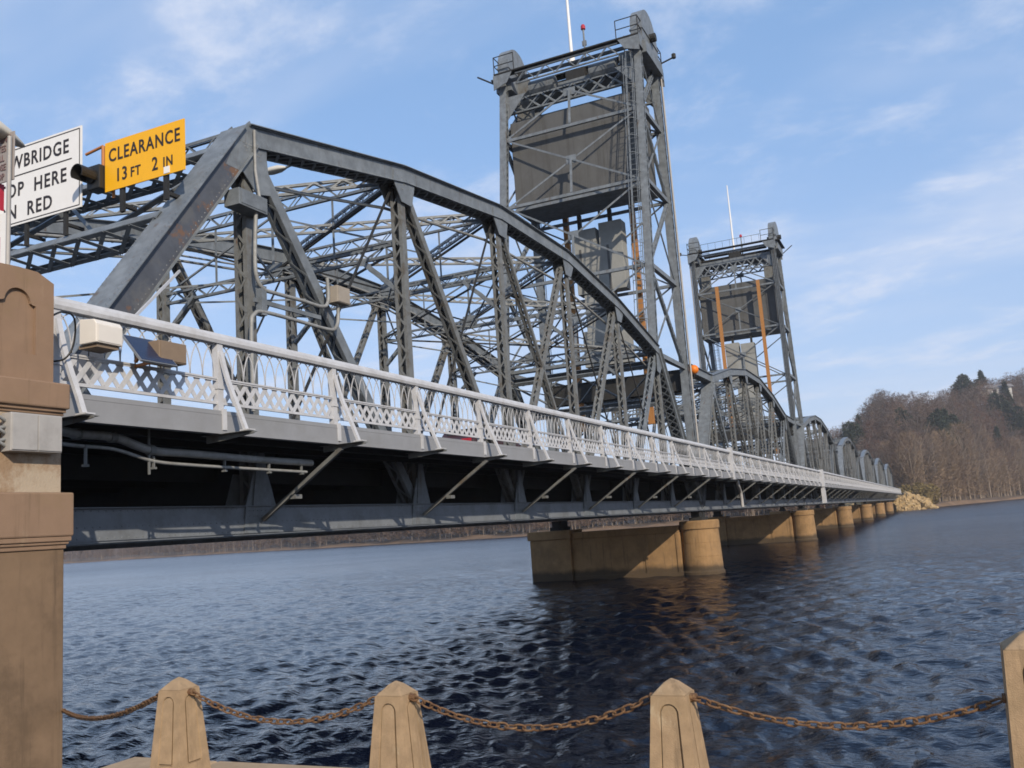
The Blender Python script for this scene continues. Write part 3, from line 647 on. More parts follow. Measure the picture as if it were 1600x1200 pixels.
    for (pa_, pb_, w_, d_) in [(Vector((XN, .4, .4)), Vector((XN, PN - .3, H1 - .35)), .46, .50)] + [(Vector((XN, PN * i + .5, HS[i] + (HS[i + 1] - HS[i]) * .08)), Vector((XN, PN * (i + 1) - .5, HS[i + 1] - (HS[i + 1] - HS[i]) * .08)), .42, .46) for i in range(1, 6)]:
        dn = (pb_ - pa_).normalized(); bb = dn.cross(X1); bb = bb if bb.z > 0 else -bb
        for t_ in (-1, 1):
            rivet_row(pa_ + X1 * (w_ / 2 + .011) + bb * (t_ * (d_ / 2 - .055)), pb_ + X1 * (w_ / 2 + .011) + bb * (t_ * (d_ / 2 - .055)), (1, 0, 0), .13)
            rivet_row(pa_ + X1 * (t_ * (w_ / 2 + .04)) + bb * (d_ / 2 + .024), pb_ + X1 * (t_ * (w_ / 2 + .04)) + bb * (d_ / 2 + .024), bb, .13)
    for i in range(1, 7):
        for k in range(26):
            rivet((XN + .246, PN * i + random.uniform(-.40, .40) * .9, HS[i] + random.choice((-.12, -.2, -.28, -.36, -.44))), (1, 0, 0))
        for zz2 in (-.22, -.12, .02, .12):
            rivet_row((XN + .258, PN * i - .46, zz2), (XN + .258, PN * i + .46, zz2), (1, 0, 0), .11)
    for i in range(7):
        rivet_row((XN + .241, PN * i + .5, -.26), (XN + .241, PN * (i + 1) - .5, -.26), (1, 0, 0), .14)
        rivet_row((XN + .241, PN * i + .5, -.09), (XN + .241, PN * (i + 1) - .5, -.09), (1, 0, 0), .14)
        rivet_row((XN + .213, PN * i + .5, .16), (XN + .213, PN * (i + 1) - .5, .16), (1, 0, 0), .14)
    stuff(rv.build('rivets', M_STEEL, r))
    # portals in the two sloping end planes
    for y0, s in ((0, 1), (SP, -1)):
        def PP(t, x): return Vector((x, y0 + s * PN * t, H1 * t))
        for t, dp in ((.70, .42), (.93, .38)):
            pa, pb = PP(t, XN - .22), PP(t, XF + .22)
            up = (PP(1, XN) - PP(0, XN)).normalized()
            nn_ = up.cross(X1); laced(r, 'portal_strut', pa, pb, .20, dp + .12, nn_, M_STEEL, bars=12, lw=.085, double=True, single=True)
        for k in range(4):
            xa = XN - .3 + (XF - XN + .6) * k / 4; xb = XN - .3 + (XF - XN + .6) * (k + 1) / 4
            mb = MB(); ta, tb = (.73, .90) if k % 2 else (.90, .73)
            mb.bar(PP(ta, xa), PP(tb, xb), .08, .10); mb.build('portal_diagonal', M_STEEL, r)
        for x, sx in ((XN - .2, -1), (XF + .2, 1)):
            mb = MB(); pts = [PP(.70 - .16 * (1 - math.sin(t)), x + sx * 1.2 * (1 - math.cos(t))) for t in [k * math.pi / 2 / 6 for k in range(7)]]
            for a_, b_ in zip(pts, pts[1:]): mb.bar(a_, b_, .10, .05, (0, 1, .8))
            mb.build('portal_knee', M_STEEL, r)
    # ---- floor
    for i in range(8):
        mb = MB(); y = PN * i + (.12 if i == 0 else -.12 if i == 7 else 0)
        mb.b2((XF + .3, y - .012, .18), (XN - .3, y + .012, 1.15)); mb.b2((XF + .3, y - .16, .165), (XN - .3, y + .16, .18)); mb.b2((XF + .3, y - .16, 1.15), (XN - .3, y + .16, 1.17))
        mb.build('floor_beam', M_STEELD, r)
        if 0 < i < 7:
            mb = MB()   # tapered stub that carries the floor beam beside the post
            mb.prism([(PN * i - .26, .22), (PN * i + .26, .22), (PN * i + .10, 1.25), (PN * i - .10, 1.25)], XN + .262, XN + .282, 'x')
            mb.build('beam_stub', M_STEEL, r)
        for y in ((PN * i,) if 0 < i < 7 else ()):
            mb = MB(); mb.bar((.16, y, 1.13), (XN + .30, y, -.06), .075, .075, (0, 1, 0)); mb.bar((.10, y + .06, 1.13), (XN + .30, y + .06, -.06), .012, .10, (1, 0, 0))
            mb.b2((-1.0 + .0, y - .10, .28), (-.86, y + .10, .36)); mb.build('knee_brace', M_STEEL2, r)
    mb = MB()
    for x in np.linspace(XF + .9, XN - .9, 6): mb.b2((x - .10, .05, 1.171), (x + .10, SP - .05, 1.30)); mb.b2((x - .012, .05, .75), (x + .012, SP - .05, 1.171))
    stuff(mb.build('stringers', M_STEELD, r))
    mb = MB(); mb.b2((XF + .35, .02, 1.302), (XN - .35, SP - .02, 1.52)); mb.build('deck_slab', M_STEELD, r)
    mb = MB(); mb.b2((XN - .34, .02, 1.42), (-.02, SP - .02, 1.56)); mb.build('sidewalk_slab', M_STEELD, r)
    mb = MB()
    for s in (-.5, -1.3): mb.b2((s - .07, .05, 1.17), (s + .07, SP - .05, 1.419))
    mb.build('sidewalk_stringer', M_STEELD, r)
    mb = MB(); mb.b2((XN - .7, .05, 1.53), (XN - .55, SP - .05, 1.75)); mb.build('road_kerb', M_STEEL2, r)
    mb = MB(); mb.b2((XF + .42, .05, 1.53), (XF + .5, SP - .05, 1.75)); mb.build('road_kerb', M_STEEL2, r)
    # fascia: channel with ledge on top, one plate per panel
    for i in range(7):
        mb = MB(); y0, y1 = PN * i + .006, PN * (i + 1) - .006
        mb.b2((.075, y0, 1.225), (.10, y1, 1.575)); mb.b2((-.05, y0, 1.505), (.112, y1, 1.518)); mb.b2((.101, y0, 1.225), (.108, y1, 1.504)); mb.b2((.0, y0, 1.205), (.13, y1, 1.224))
        mb.build('fascia_plate', M_FASCIA, r)
    for k in range(15):     # outrigger plates that carry the railing posts
        y = k * PN / 2; y = min(max(y, .08), SP - .08); mb = MB()
        mb.prism([(-.25, 1.09), (.10, 1.11), (.70, 1.165), (.70, 1.195), (-.25, 1.195)], y - .012, y + .012, 'y'); mb.b2((-.25, y - .12, 1.197), (.66, y + .12, 1.204))
        mb.build('outrigger', M_STEEL2, r)
    return r
span1 = make_span('nearest grey steel truss span, starting at the tan stone pylon')

# ================================================================== RAILINGS
PH = PN / 2
ZB, ZM, ZT = 1.73, 2.085, 2.655
def arc_bar(y0, z0, y1, z1, w, th):
    mb = MB(); n = 7; pts = []
    for k in range(n + 1):
        t = k / n * math.pi / 2; pts.append(Vector((0, y0 + (y1 - y0) * (1 - math.cos(t)), z0 + (z1 - z0) * math.sin(t))))
    for i, (a, b) in enumerate(zip(pts, pts[1:])): mb.bar(a, b + (b - a) * .05, th + .0008 * (i % 2), w, X1)
    return mb
def lattice_lines():
    out = []; h = ZM - ZB; k = .80; pit = .245
    for sgn in (1, -1):
        c = -PH
        while c < 2 * PH:
            # y = c + sgn*k*z
            z0, z1 = 0.0, h
            ya, yb = c, c + sgn * k * h
            if min(ya, yb) < 0.07 or max(ya, yb) > PH - .07:
                lo, hi = .07, PH - .07
                t = sorted([(lo - c) / (sgn * k), (hi - c) / (sgn * k)])
                z0, z1 = max(0, t[0]), min(h, t[1])
            if z1 - z0 > .05: out.append((c + sgn * k * z0, z0, c + sgn * k * z1, z1, sgn))
            c += pit
    return out
LATT = []
for (a, z0, b, z1, sg) in lattice_lines():
    mb = MB(); mb.bar((.004 * sg, a, ZB + z0), (.004 * sg, b, ZB + z1), 0.008, .074, X1); LATT.append(mb)
BAL = []
npb = 11; pb = (PH - .14) / npb
for k in range(npb + 1):
    y = .07 + pb * k
    for s in (1, -1):
        e = y + s * pb * 1.0
        if .03 < e < PH - .03: BAL.append(arc_bar(y, ZM + .02, e, ZT - .005, .015, .012))
def joined(lst, shift_x=0):
    J = MB()
    for b in lst:
        o = len(J.v); J.v += [(v[0] + shift_x, v[1], v[2]) for v in b.v]; J.f += [[o + i for i in f] for f in b.f]; J.mi += b.mi; J.sm += b.sm
    return J
LATT_ME = [b.mesh('lattice_bar', M_RAIL) for b in LATT]; BAL_ME = [b.mesh('baluster', M_RAIL) for b in BAL]
LATT_J = joined(LATT).mesh('lattice', M_RAIL); BAL_J = joined(BAL).mesh('balusters', M_RAIL)
mb = MB(); mb.b2((-.055, -.06, 1.27), (.055, .06, ZT)); mb.b2((-.075, -.085, 1.216), (.075, .085, 1.27)); mb.b2((.056, -.045, 1.27), (.128, .045, 1.6)); mb.b2((-.07, -.075, ZM - .16), (.07, .075, ZM - .10)); POST_ME = mb.mesh('post', M_RAIL)
mb = MB(); pts = [Vector((.065, 0, 2.52)), Vector((.12, 0, 2.30)), Vector((.20, 0, 2.05)), Vector((.30, 0, 1.80)), Vector((.43, 0, 1.50)), Vector((.53, 0, 1.25)), Vector((.55, 0, 1.216))]
for i, (a, b) in enumerate(zip(pts, pts[1:])): mb.bar(a, b + (b - a) * .04, .05, .075 + .001 * (i % 2), (0, 0, 1))
mb.b2((.47, -.07, 1.216), (.66, .07, 1.235)); RAK_ME = mb.mesh('raker', M_RAIL)
mb = MB(); mb.b2((-.012, 0, ZB - .045), (.030, PH, ZB)); MB_ME = mb.mesh('bottom_rail', M_RAIL)
mb = MB(); mb.b2((-.030, 0, ZM - .004), (.042, PH, ZM + .022)); mb.b2((.022, .06, ZM - .03), (.030, PH - .06, ZM - .005)); MM_ME = mb.mesh('middle_rail', M_RAIL)
mb = MB(); mb.prism([(-.075, ZT), (.075, ZT), (.095, ZT + .05), (.085, ZT + .11), (.05, ZT + .165), (-.05, ZT + .165), (-.085, ZT + .11), (-.095, ZT + .05)], 0, PH, 'y'); MT_ME = mb.mesh('top_rail', M_RAIL)
mb = MB(); mb.b2((-.01, .05, ZM - .15), (.01, PH - .05, ZM)); KICK = None
def railing(y0, label, detail, rakers=True):
    r = empty('sidewalk_railing', (0, y0, 0), label, 'railing', 'railing sections along the sidewalk')
    for k in range(14):
        y = k * PH
        for nm, me in (('top_rail', MT_ME), ('middle_rail', MM_ME), ('bottom_rail', MB_ME)): link(nm, me, r).location = (0, y, 0)
        link('post', POST_ME, r).location = (0, max(y, .07), 0)
        if rakers: link('raker', RAK_ME, r).location = (0, max(y, .07), 0)
        if k < detail:
            for me in LATT_ME: link('lattice_bar', me, r).location = (0, y, 0)
            for me in BAL_ME: link('baluster', me, r).location = (0, y, 0)
        else:
            stuff(link('lattice', LATT_J, r)).location = (0, y, 0); stuff(link('balusters', BAL_J, r)).location = (0, y, 0)
    return r
LB = ['white lattice railing nearest the stone pylon, with the equipment boxes', 'white lattice railing along the lift span between the two towers', 'white railing along the span just past the second tower',
      'white railing along the second span past the second tower', 'white railing along the third span past the second tower', 'white railing along the last span but one', 'white railing along the farthest span before the rocks']
for k in range(7): railing(k * SP + (.0 if k == 0 else .02 * k), LB[k], 6 if k == 0 else 0, k < 2)

# other spans
SL = ['grey truss span between the two lift towers, which is the one that lifts', 'grey truss span just past the second lift tower', 'grey truss span second past the second lift tower', 'grey truss span third past the second lift tower', 'grey truss span last but one before the far bank', 'farthest grey truss span, ending at the rock pile']
DROP = ('rivets', 'sub_tie', 'sway_rod', 'brace_rod', 'counter_rod', 'stringers', 'beam_stub')
lift = dup(span1, (0, SP + .02, 0), 0, SL[0]); lift.name = 'lift_span'
for k in range(5): dup(span1, (0, (k + 2) * SP + .02 * (k + 2), 0), 0, SL[k + 1], skip=DROP)
for ya, yb, e in ((.45, PN, 1), (SP - .45, SP - PN, -1)):
    for x in (XN, XF): chord_member(lift, 'top_chord', (x, ya, H1 - .05), (x, yb, H1), .42, .46); laced(lift, 'vertical_post', (x, ya, .2), (x, ya, H1 - .1), .2, .3, X1, M_STEEL)
    mb = MB(); mb.b2((XF, ya - .35, 6.5), (XN, ya - .25, 7.6)); mb.b2((XF, ya + .25, 6.5), (XN, ya + .35, 7.6)); mb.b2((XF, ya - .4, 6.45), (XN, ya + .4, 6.5)); mb.b2((XF, ya - .4, 7.6), (XN, ya + .4, 7.65)); mb.build('lifting_girder', M_STEELD, lift)

# ================================================================== LIFT TOWERS
CX = (XN + XF) / 2; HW = (XN - XF) / 2
ZL = [7.75, 12.6, 17.6, 21.95, 26.0]
def ry(z): return -PN + (z - 7.7) / 18.6 * 2.8
def make_tower(label):
    r = empty('lift_tower', (CX, SP - .05, 0), label, 'bridge tower', 'lift towers of the bridge')
    Y1 = Vector((0, 1, 0))
    for sx in (-1, 1):
        x = sx * HW
        laced(r, 'front_leg', (x, 0, .1), (x, 0, 26.0), .42, .40, Y1, M_STEEL, bars=60, lw=.05)
        laced(r, 'rear_leg', (x, ry(7.7), 7.7), (x, ry(26.0), 26.0), .40, .34, Y1, M_STEEL, bars=44, lw=.05)
        # side bracing
        for i in range(5):
            mb = MB(); mb.bar((x, ry(ZL[i]), ZL[i]), (x, 0, ZL[i]), .24, .24, X1); mb.build('side_strut', M_STEEL, r)
        for i in range(4):
            za, zb = ZL[i], ZL[i + 1]
            if i % 2: laced(r, 'side_diagonal', (x, ry(za), za), (x, 0, zb), .14, .26, Vector((0, .7, -.7)), M_STEEL, bars=18)
            else: laced(r, 'side_diagonal', (x, 0, za), (x, ry(zb), zb), .14, .26, Vector((0, .7, .7)), M_STEEL, bars=18)
            mb = MB(); 
            if i % 2: mb.bar((x, 0, za), (x, ry(zb), zb), .07, .09)
            else: mb.bar((x, ry(za), za), (x, 0, zb), .07, .09)
            mb.build('side_rod', M_STEEL, r)
    for front in (0, 1):
        Yf = (lambda z: 0.0) if front else ry
        for i in range(5):
            if front and i == 0: continue
            z = ZL[i]; mb = MB(); mb.bar((-HW, Yf(z), z), (HW, Yf(z), z), .20, .30, (0, 0, 1)) if False else mb.bar((-HW + .2, Yf(z), z), (HW - .2, Yf(z), z), .17, .16, (0, 0, 1)); mb.build('cross_strut', M_STEEL, r)
        for i in range(3):
            za, zb = ZL[i], ZL[i + 1]
            for s in (-1, 1):
                mb = MB(); o = .06 * s
                mb.bar((-s * (HW - .2), Yf(za) + o, za), (s * (HW - .2), Yf(zb) + o, zb), .10, .03, (0, 0, 1)); mb.bar((-s * (HW - .2), Yf(za) + o + .03, za), (s * (HW - .2), Yf(zb) + o + .03, zb), .02, .07, (0, 0, 1)); mb.build('cross_diagonal', M_STEEL, r)
            zc = (za + zb) / 2; mb = MB(); mb.bar((0, Yf(za) - .08, za + .1), (0, Yf(zc) - .08, zc), .14, .05); mb.b2((-.3, Yf(zc) - .03, zc - .25), (.3, Yf(zc) - .005, zc + .25)); mb.build('cross_hanger', M_STEEL, r)
        za, zb = ZL[3], 24.3
        for s in (-1, 1):
            mb = MB(); mb.bar((s * (HW - .2), Yf(za), za + .1), (s * .1, Yf(zb), zb - .1), .11, .05, (0, 0, 1)); mb.build('cross_diagonal', M_STEEL, r)
        mb = MB(); mb.bar((0, Yf(zb) - .08, zb), (0, Yf(za) - .08, za + .1), .14, .05); mb.b2((-.35, Yf(zb) - .03, zb - .35), (.35, Yf(zb) - .005, zb + .1)); mb.build('cross_hanger', M_STEEL, r)
        # top lattice girder
        if front:
            laced(r, 'top_girder', (-HW + .1, -.15, 24.35), (HW - .1, -.15, 24.35), .18, 1.1, Vector((0, 0, 1)), M_STEEL, bars=9, lw=.09, double=True)
        else:
            laced(r, 'walkway_truss', (-HW + 1.0, -3.9, 25.75), (HW - 1.0, -3.9, 25.75), .08, .72, Vector((0, 0, 1)), M_STEEL, bars=10, lw=.05, fl=.05)
            laced(r, 'top_girder', (-HW + .1, -2.9, 24.5), (HW - .1, -2.9, 24.5), .18, .9, Vector((0, 0, 1)), M_STEEL, bars=8, lw=.09, double=True)
        for s in (-1, 1):
            mb = MB(); mb.prism([(s * HW, 24.9), (s * (HW - 1.4), 24.9), (s * HW, 23.3)], Yf(25) - .02, Yf(25) + .02, 'y'); mb.build('corner_gusset', M_STEEL, r)
    # machinery platform
    mb = MB(); mb.b2((-HW - .30, -4.1, 26.20), (HW + .30, -3.55, 26.28)); mb.b2((-HW - .30, .35, 26.20), (HW + .30, .9, 26.28)); mb.b2((-HW + .9, -2.1, 26.20), (HW - .9, -1.4, 26.28))
    for s in (-1, 1): mb.b2((s * HW - .75, -3.55, 26.20), (s * HW + .30, .35, 26.28))
    mb.build('platform_deck', M_STEELD, r)
    mb = MB(); mb.b2((-HW + .2, -2.35, 25.0), (HW - .2, -1.15, 25.05)); mb.b2((-HW + .2, -2.35, 25.055), (HW - .2, -2.31, 25.55)); mb.b2((-HW + .2, -1.19, 25.055), (HW - .2, -1.15, 25.55)); mb.build('machinery_beam', M_STEEL, r)
    mb = MB()
    for s in (-1, 1): mb = MB(); mb.b2((s * (HW + .30) - .02, -4.1, 25.55), (s * (HW + .30) + .02, .9, 26.30)); mb.build('platform_edge', M_STEEL, r)
    for s in (-1, 1):
        mb = MB(); x = s * HW
        mb.prism([(x + s * .31, 26.1), (x - s * .9, 26.1), (x - s * .55, 25.5), (x + s * .31, 25.2)], -4.2, -4.16, 'y'); mb.prism([(x + s * .31, 26.1), (x - s * .9, 26.1), (x - s * .55, 25.5), (x + s * .31, 25.2)], .96, 1.0, 'y')
        mb.b2((x - .5, -3.4, 25.4), (x + .5, -.0, 26.14)); mb.build('sheave_girder', M_STEEL, r)
        # sheave housing: round topped
        pr = [(-3.35, 26.29)] + [(-1.75 + 1.6 * math.cos(t), 27.05 + 1.6 * math.sin(t)) for t in np.linspace(math.pi, 0, 13)] + [(-.15, 26.29)]
        mb = MB(); mb.prism(pr, x - .34, x + .34, 'x'); mb.b2((x - .39, -3.4, 26.9), (x + .39, -.1, 27.0)); h = mb.build('sheave_housing', M_STEEL, r)
        mb = MB(); mb.lathe([(.25, -.7), (.25, .7)], (x, -1.75, 27.0), 12, 'x'); mb.build('sheave_shaft', M_STEELD, r)
        # corner handrail cage
        mb = MB(); X0, X1_ = x - s * 1.0, x + s * .28
        for zz_ in (26.8, 27.35):
            for y in (-4.05, .85): mb.tube([(X0, y, zz_), (X1_, y, zz_)], .03, 5)
            mb.tube([(X1_, -4.05, zz_), (X1_, .85, zz_)], .03, 5)
        for y in (-4.05, -1.6, .85): mb.tube([(X1_, y, 26.28), (X1_, y, 27.35)], .03, 5)
        for y in (-4.05, .85): mb.tube([(X0, y, 26.28), (X0, y, 27.35)], .03, 5)
        mb.build('handrail', M_STEELD, r)
    mb = MB()
    for k in range(9): mb.tube([(-3 + .75 * k, .8, 26.28), (-3 + .75 * k, .8, 27.0)], .016, 4)
    mb.tube([(-3.1, .8, 27.0), (3.1, .8, 27.0)], .022, 4); mb.build('handrail', M_STEELD, r)
    mb = MB(); mb.lathe([(.12, -HW), (.12, HW)], (0, -1.75, 25.85), 10, 'x'); mb.b2((-.6, -2.3, 25.56), (.6, -1.2, 26.18)); mb.build('drive_shaft', M_STEELD, r)
    mb = MB(); 
    for s in (-1, 1): mb.lathe([(.05, -.9), (.45, -.8), (.45, .8), (.05, .9)], (s * 1.9, -2.75, 25.40), 12, 'x')
    mb.build('machine_drum', M_STEEL, r)
    # orange counterweight guides and lift ropes
    for x in (-2.32, 1.90):
        mb = MB(); mb.b2((x - .16, .24, 4.8), (x + .16, .52, 22.4)); mb.build('guide_timber', M_ORANGE, r)
    for s in (-1, 1):
        for k in range(4):
            mb = MB(); mb.tube([(s * HW - .22 + .15 * k, .33, 8), (s * HW - .22 + .15 * k, .33, 26.4)], .022, 4, False); mb.build('lift_rope', M_STEELD, r)
    # ladder with cage hoops up the near rear leg
    mb = MB(); x = HW - .46
    for s in (-.22, .22): mb.bar((x + s, ry(8) - .25, 8), (x + s, ry(26) - .25, 26.6), .05, .02)
    for k in range(58): z = 8.2 + k * .32; mb.tube([(x - .22, ry(z) - .25, z), (x + .22, ry(z) - .25, z)], .016, 4, False)
    lad = mb.build('ladder', M_STEEL, r)
    mb = MB()
    for k in range(16):
        z = 9.5 + k * 1.05; pts = [(x + .34 * math.cos(t), ry(z) - .25 - .62 * math.sin(t), z) for t in np.linspace(0, math.pi, 7)]; mb.tube(pts, .02, 4, False)
    for t in (math.pi * .25, math.pi * .5, math.pi * .75): mb.bar((x + .34 * math.cos(t), ry(9.5) - .25 - .62 * math.sin(t), 9.5), (x + .34 * math.cos(t), ry(25.2) - .25 - .62 * math.sin(t), 25.2), .035, .01)
    mb.build('cage', M_STEEL, lad)
    mb = MB(); mb.tube([(HW + .34, .12, 1.6), (HW + .34, .12, 25.6)], .055, 8); mb.build('conduit', M_JBOX, r)
    mb = MB(); mb.tube([(HW + .30, .2, 26.3), (HW + 1.15, .2, 26.5)], .05, 6); mb.lathe([(.04, 0), (.13, .05), (.13, .3), (.04, .36)], (HW + 1.2, .2, 26.4), 10); mb.build('side_lamp', M_STEELD, r)
    mb = MB(); mb.tube([(-HW - .30, -3.9, 25.7), (-HW - 1.45, -3.9, 26.5)], .05, 6); mb.build('side_arm', M_STEELD, r)
    return r
tower1 = make_tower('first and taller looking lift tower, standing at the end of the nearest span')
tower1.scale = (1, 1, .992)
tower2 = dup(tower1, (CX, 2 * SP + 1.0, 0), math.pi, 'second lift tower, farther off beyond the lifting span'); tower2.scale = (1, 1, 1.014)
# counterweights
def counterweight(y, sgn, label):
    r = empty('counterweight', (CX - .1, y, 0), label, 'counterweight', 'counterweights hanging in the lift towers', 0 if sgn > 0 else math.pi)
    mb = MB(); mb.b2((-3.82, -3.45, 17.75), (3.92, -.75, 23.05)); mb.build('block', M_CW, r, .03)
    for xs_ in (-1.9, .05, 2.0):
        mb = MB(); mb.b2((xs_ - .02, -3.462, 17.75), (xs_ + .02, -3.451, 23.04)); mb.build('seam', M_STEELD if False else M_CW, r)
    mb = MB(); mb.b2((-3.85, -3.50, 17.58), (3.95, -.70, 17.745)); mb.build('bottom_frame', M_STEEL, r)
    mb = MB()
    mb.b2((-1.25, -1.15, 15.4), (.12, -.25, 16.5)); mb.build('lower_head', M_CWL, r); mb = MB(); mb.b2((.32, -1.15, 15.4), (1.70, -.25, 16.7)); mb.build('lower_head', M_CWL, r)
    mb = MB()
    for x_ in (-.9, .8): mb.b2((x_ - .07, -1.215, 12.65), (x_ + .07, -1.201, 15.3))
    mb.build('seam_strip', M_CW, r)
    mb = MB(); mb.b2((-1.25, -1.2, 12.6), (1.70, -.3, 15.395)); mb.build('lower_block', M_CWL, r, .02)
    mb = MB(); mb.b2((-.9, -1.1, 10.4), (.9, -.4, 12.595)); mb.build('lower_stem', M_CWL, r)
    mb = MB(); mb.b2((-1.2, -1.1, 8.3), (1.6, -.4, 10.395)); mb.build('lower_foot', M_CWL, r)
    for x in (-3.3, 3.3):
        mb = MB(); mb.bar((x, -2.1, 23.05), (x, -2.1, 26.1), .9, .6); mb.build('hanger', M_STEEL2, r)
    for x in (-.95, .95):
        mb = MB(); mb.bar((x, -.75, 16.5), (x, -.75, 17.57), .2, .3); mb.build('lower_hanger', M_STEELD, r)
counterweight(SP - .05, 1, 'dark grey counterweight block hanging in the first lift tower')
counterweight(2 * SP + 1.0, -1, 'dark grey counterweight block hanging in the second, farther lift tower')
# masts and beacons
for y, t in ((SP - 2.4, 'first'), (2 * SP + 3.0, 'second')):
    mb = MB(); mb.tube([(CX - .1, y, 26.29), (CX - .1, y, 30), (CX - .1, y, 34.2)], [.11, .085, .055], 8); mb.lathe([(.3, 0), (.3, .08), (.18, .1), (.18, .4)], (CX - .1, y, 26.29), 10)
    tag(mb.build('mast', M_SIGNW), 'tall white pole rising from the top of the %s lift tower' % t, 'pole', 'poles on the lift towers')
    o = empty('beacon', (CX + .75, y, 26.29), 'small red beacon lamp on a post atop the %s lift tower' % t, 'beacon lamp', 'beacons on the lift towers')
    mb = MB(); mb.tube([(0, 0, 0), (0, 0, 1.9)], .06, 6); mb.b2((-.16, -.16, 0), (.16, .16, .05)); mb.b2((-.13, -.05, .9), (.13, .05, 1.2)); mb.build('post', M_STEEL, o)
    mb = MB(); mb.lathe([(.06, 1.9), (.14, 1.94), (.14, 2.12), (.09, 2.22), (.02, 2.25)], (0, 0, 0), 12); mb.build('lens', M_RED, o)
# orange marker ball
o = empty('marker_ball', (-1.62, 43.3, 7.5), 'orange ball mounted at the foot of the first lift tower', 'marker ball')
mb = MB(); mb.lathe([(.02, -.27)] + [(.27 * math.cos(t), .27 * math.sin(t)) for t in np.linspace(-1.4, 1.4, 11)] + [(.02, .27)], (0, 0, .12), 20); b = mb.build('ball', M_BALL, o)
for pl in b.data.polygons: pl.use_smooth = True
mb = MB(); mb.tube([(-.3, 0, -.35), (0, 0, -.35), (0, 0, -.14)], .03, 6); mb.build('bracket', M_STEELD, o)

# ================================================================== PIERS
def pier(y, label):
    r = empty('bridge_pier', (0, y, 0), label, 'bridge pier', 'concrete piers in the river')
    mb = MB(); mb.b2((XF - 1.55, -.93, -6), (XF + .96, .93, -1.40)); e_ = mb.build('end_block', M_PIER, r, .04)
    mb = MB(); mb.b2((XF - 1.66, -1.02, -1.395), (XF + 1.03, 1.02, -.90)); mb.build('cap', M_PIER, e_, .03)
    mb = MB(); x = XF + .05; mb.b2((x - .35, -.75, -.895), (x + .35, .75, -.70)); mb.b2((x - .25, -.62, -.70), (x + .25, .62, -.36)); mb.build('bearing', M_STEELD, r)
    for x in (XN - .05,):
        mb = MB(); mb.lathe([(1.16, -6), (1.16, -3.62), (1.09, -3.52), (1.072, -2.83), (1.06, -2.82), (1.06, -2.80), (1.071, -2.79), (1.045, -2.09), (1.033, -2.08), (1.033, -2.06), (1.044, -2.05), (1.02, -1.36), (1.02, -1.34)], (x, 0, 0), 40); c = mb.build('column', M_PIER, r)
        mb = MB(); mb.lathe([(1.05, -1.34), (1.09, -1.30), (1.09, -.93), (1.05, -.86)], (x, 0, 0), 40); mb.build('cap', M_PIER, c)
        mb = MB(); mb.b2((x - .35, -.75, -.86), (x + .35, .75, -.70)); mb.b2((x - .25, -.62, -.70), (x + .25, -.12, -.36)); mb.b2((x - .25, .12, -.70), (x + .25, .62, -.36)); mb.build('bearing', M_STEELD, r)
    mb = MB(); mb.b2((XF + .97, -.72, -6), (XN - 1.02, .72, -1.42)); mb.build('wall', M_PIER, r, .03)
    mb = MB(); mb.b2((XF + 1.035, -.80, -1.42), (XN - 1.06, .80, -1.06)); mb.build('wall_cap', M_PIER, r, .02)
    for x in (XN - 2.95, XN - 1.15): mb = MB(); mb.b2((x - .09, -.775, -6), (x + .09, -.70, -1.425)); mb.build('pilaster', M_PIER, r)
    mb = MB(); mb.b2((XF + .97, -.80, -6), (XN - .98, .80, -3.55)); mb.build('footing', M_PIER, r)
PL = ['nearest concrete pier, under the end of the first span and first tower', 'concrete pier under the second lift tower', 'third concrete pier from the near shore', 'fourth concrete pier from the near shore', 'fifth concrete pier from the near shore', 'last free standing concrete pier before the far rocks']
for k in range(6): pier((k + 1) * SP + .02 * k + (.0), PL[k])
mb = MB(); mb.b2((XF - 1.5, YE - 3.2, -6), (XN + 1.7, YE + .5, -.36)); tag(mb.build('far_abutment', M_PIER), 'concrete abutment wall at the far bridge end', 'abutment')

# ================================================================== PYLON AT THE NEAR END
PC = -1.03
def pyl_box(mb, yr, z0, z1, xf): mb.b2((.30 - (xf - .30), 2 * PC - yr, z0), (xf, yr, z1))
pyl = empty('stone_pylon', (0, 0, 0), 'tan stone pylon with arched panel at the near bridge end', 'pylon')
mb = MB(); pyl_box(mb, -.42, -6, -.42, .80); mb.build('shaft', M_PYLB, pyl, .015)
mb = MB(); pyl_box(mb, -.405, -.42, -.37, .82); pyl_box(mb, -.385, -.37, -.335, .84); pyl_box(mb, -.365, -.335, -.28, .86); mb.build('moulding', M_PYL, pyl, .01)
mb = MB(); pyl_box(mb, -.345, -.28, .225, .875); mb.build('lower_cornice', M_PYL, pyl, .02)
mb = MB(); pyl_box(mb, -.45, .225, 1.13, .78); mb.build('neck', M_PYLN, pyl, .01)
mb = MB(); pyl_box(mb, -.435, 1.13, 1.165, .80); pyl_box(mb, -.425, 1.165, 1.205, .83); mb.build('moulding', M_PYL, pyl, .008)
mb = MB(); pyl_box(mb, -.40, 1.205, 1.51, .87); mb.build('upper_cornice', M_PYL, pyl, .02)
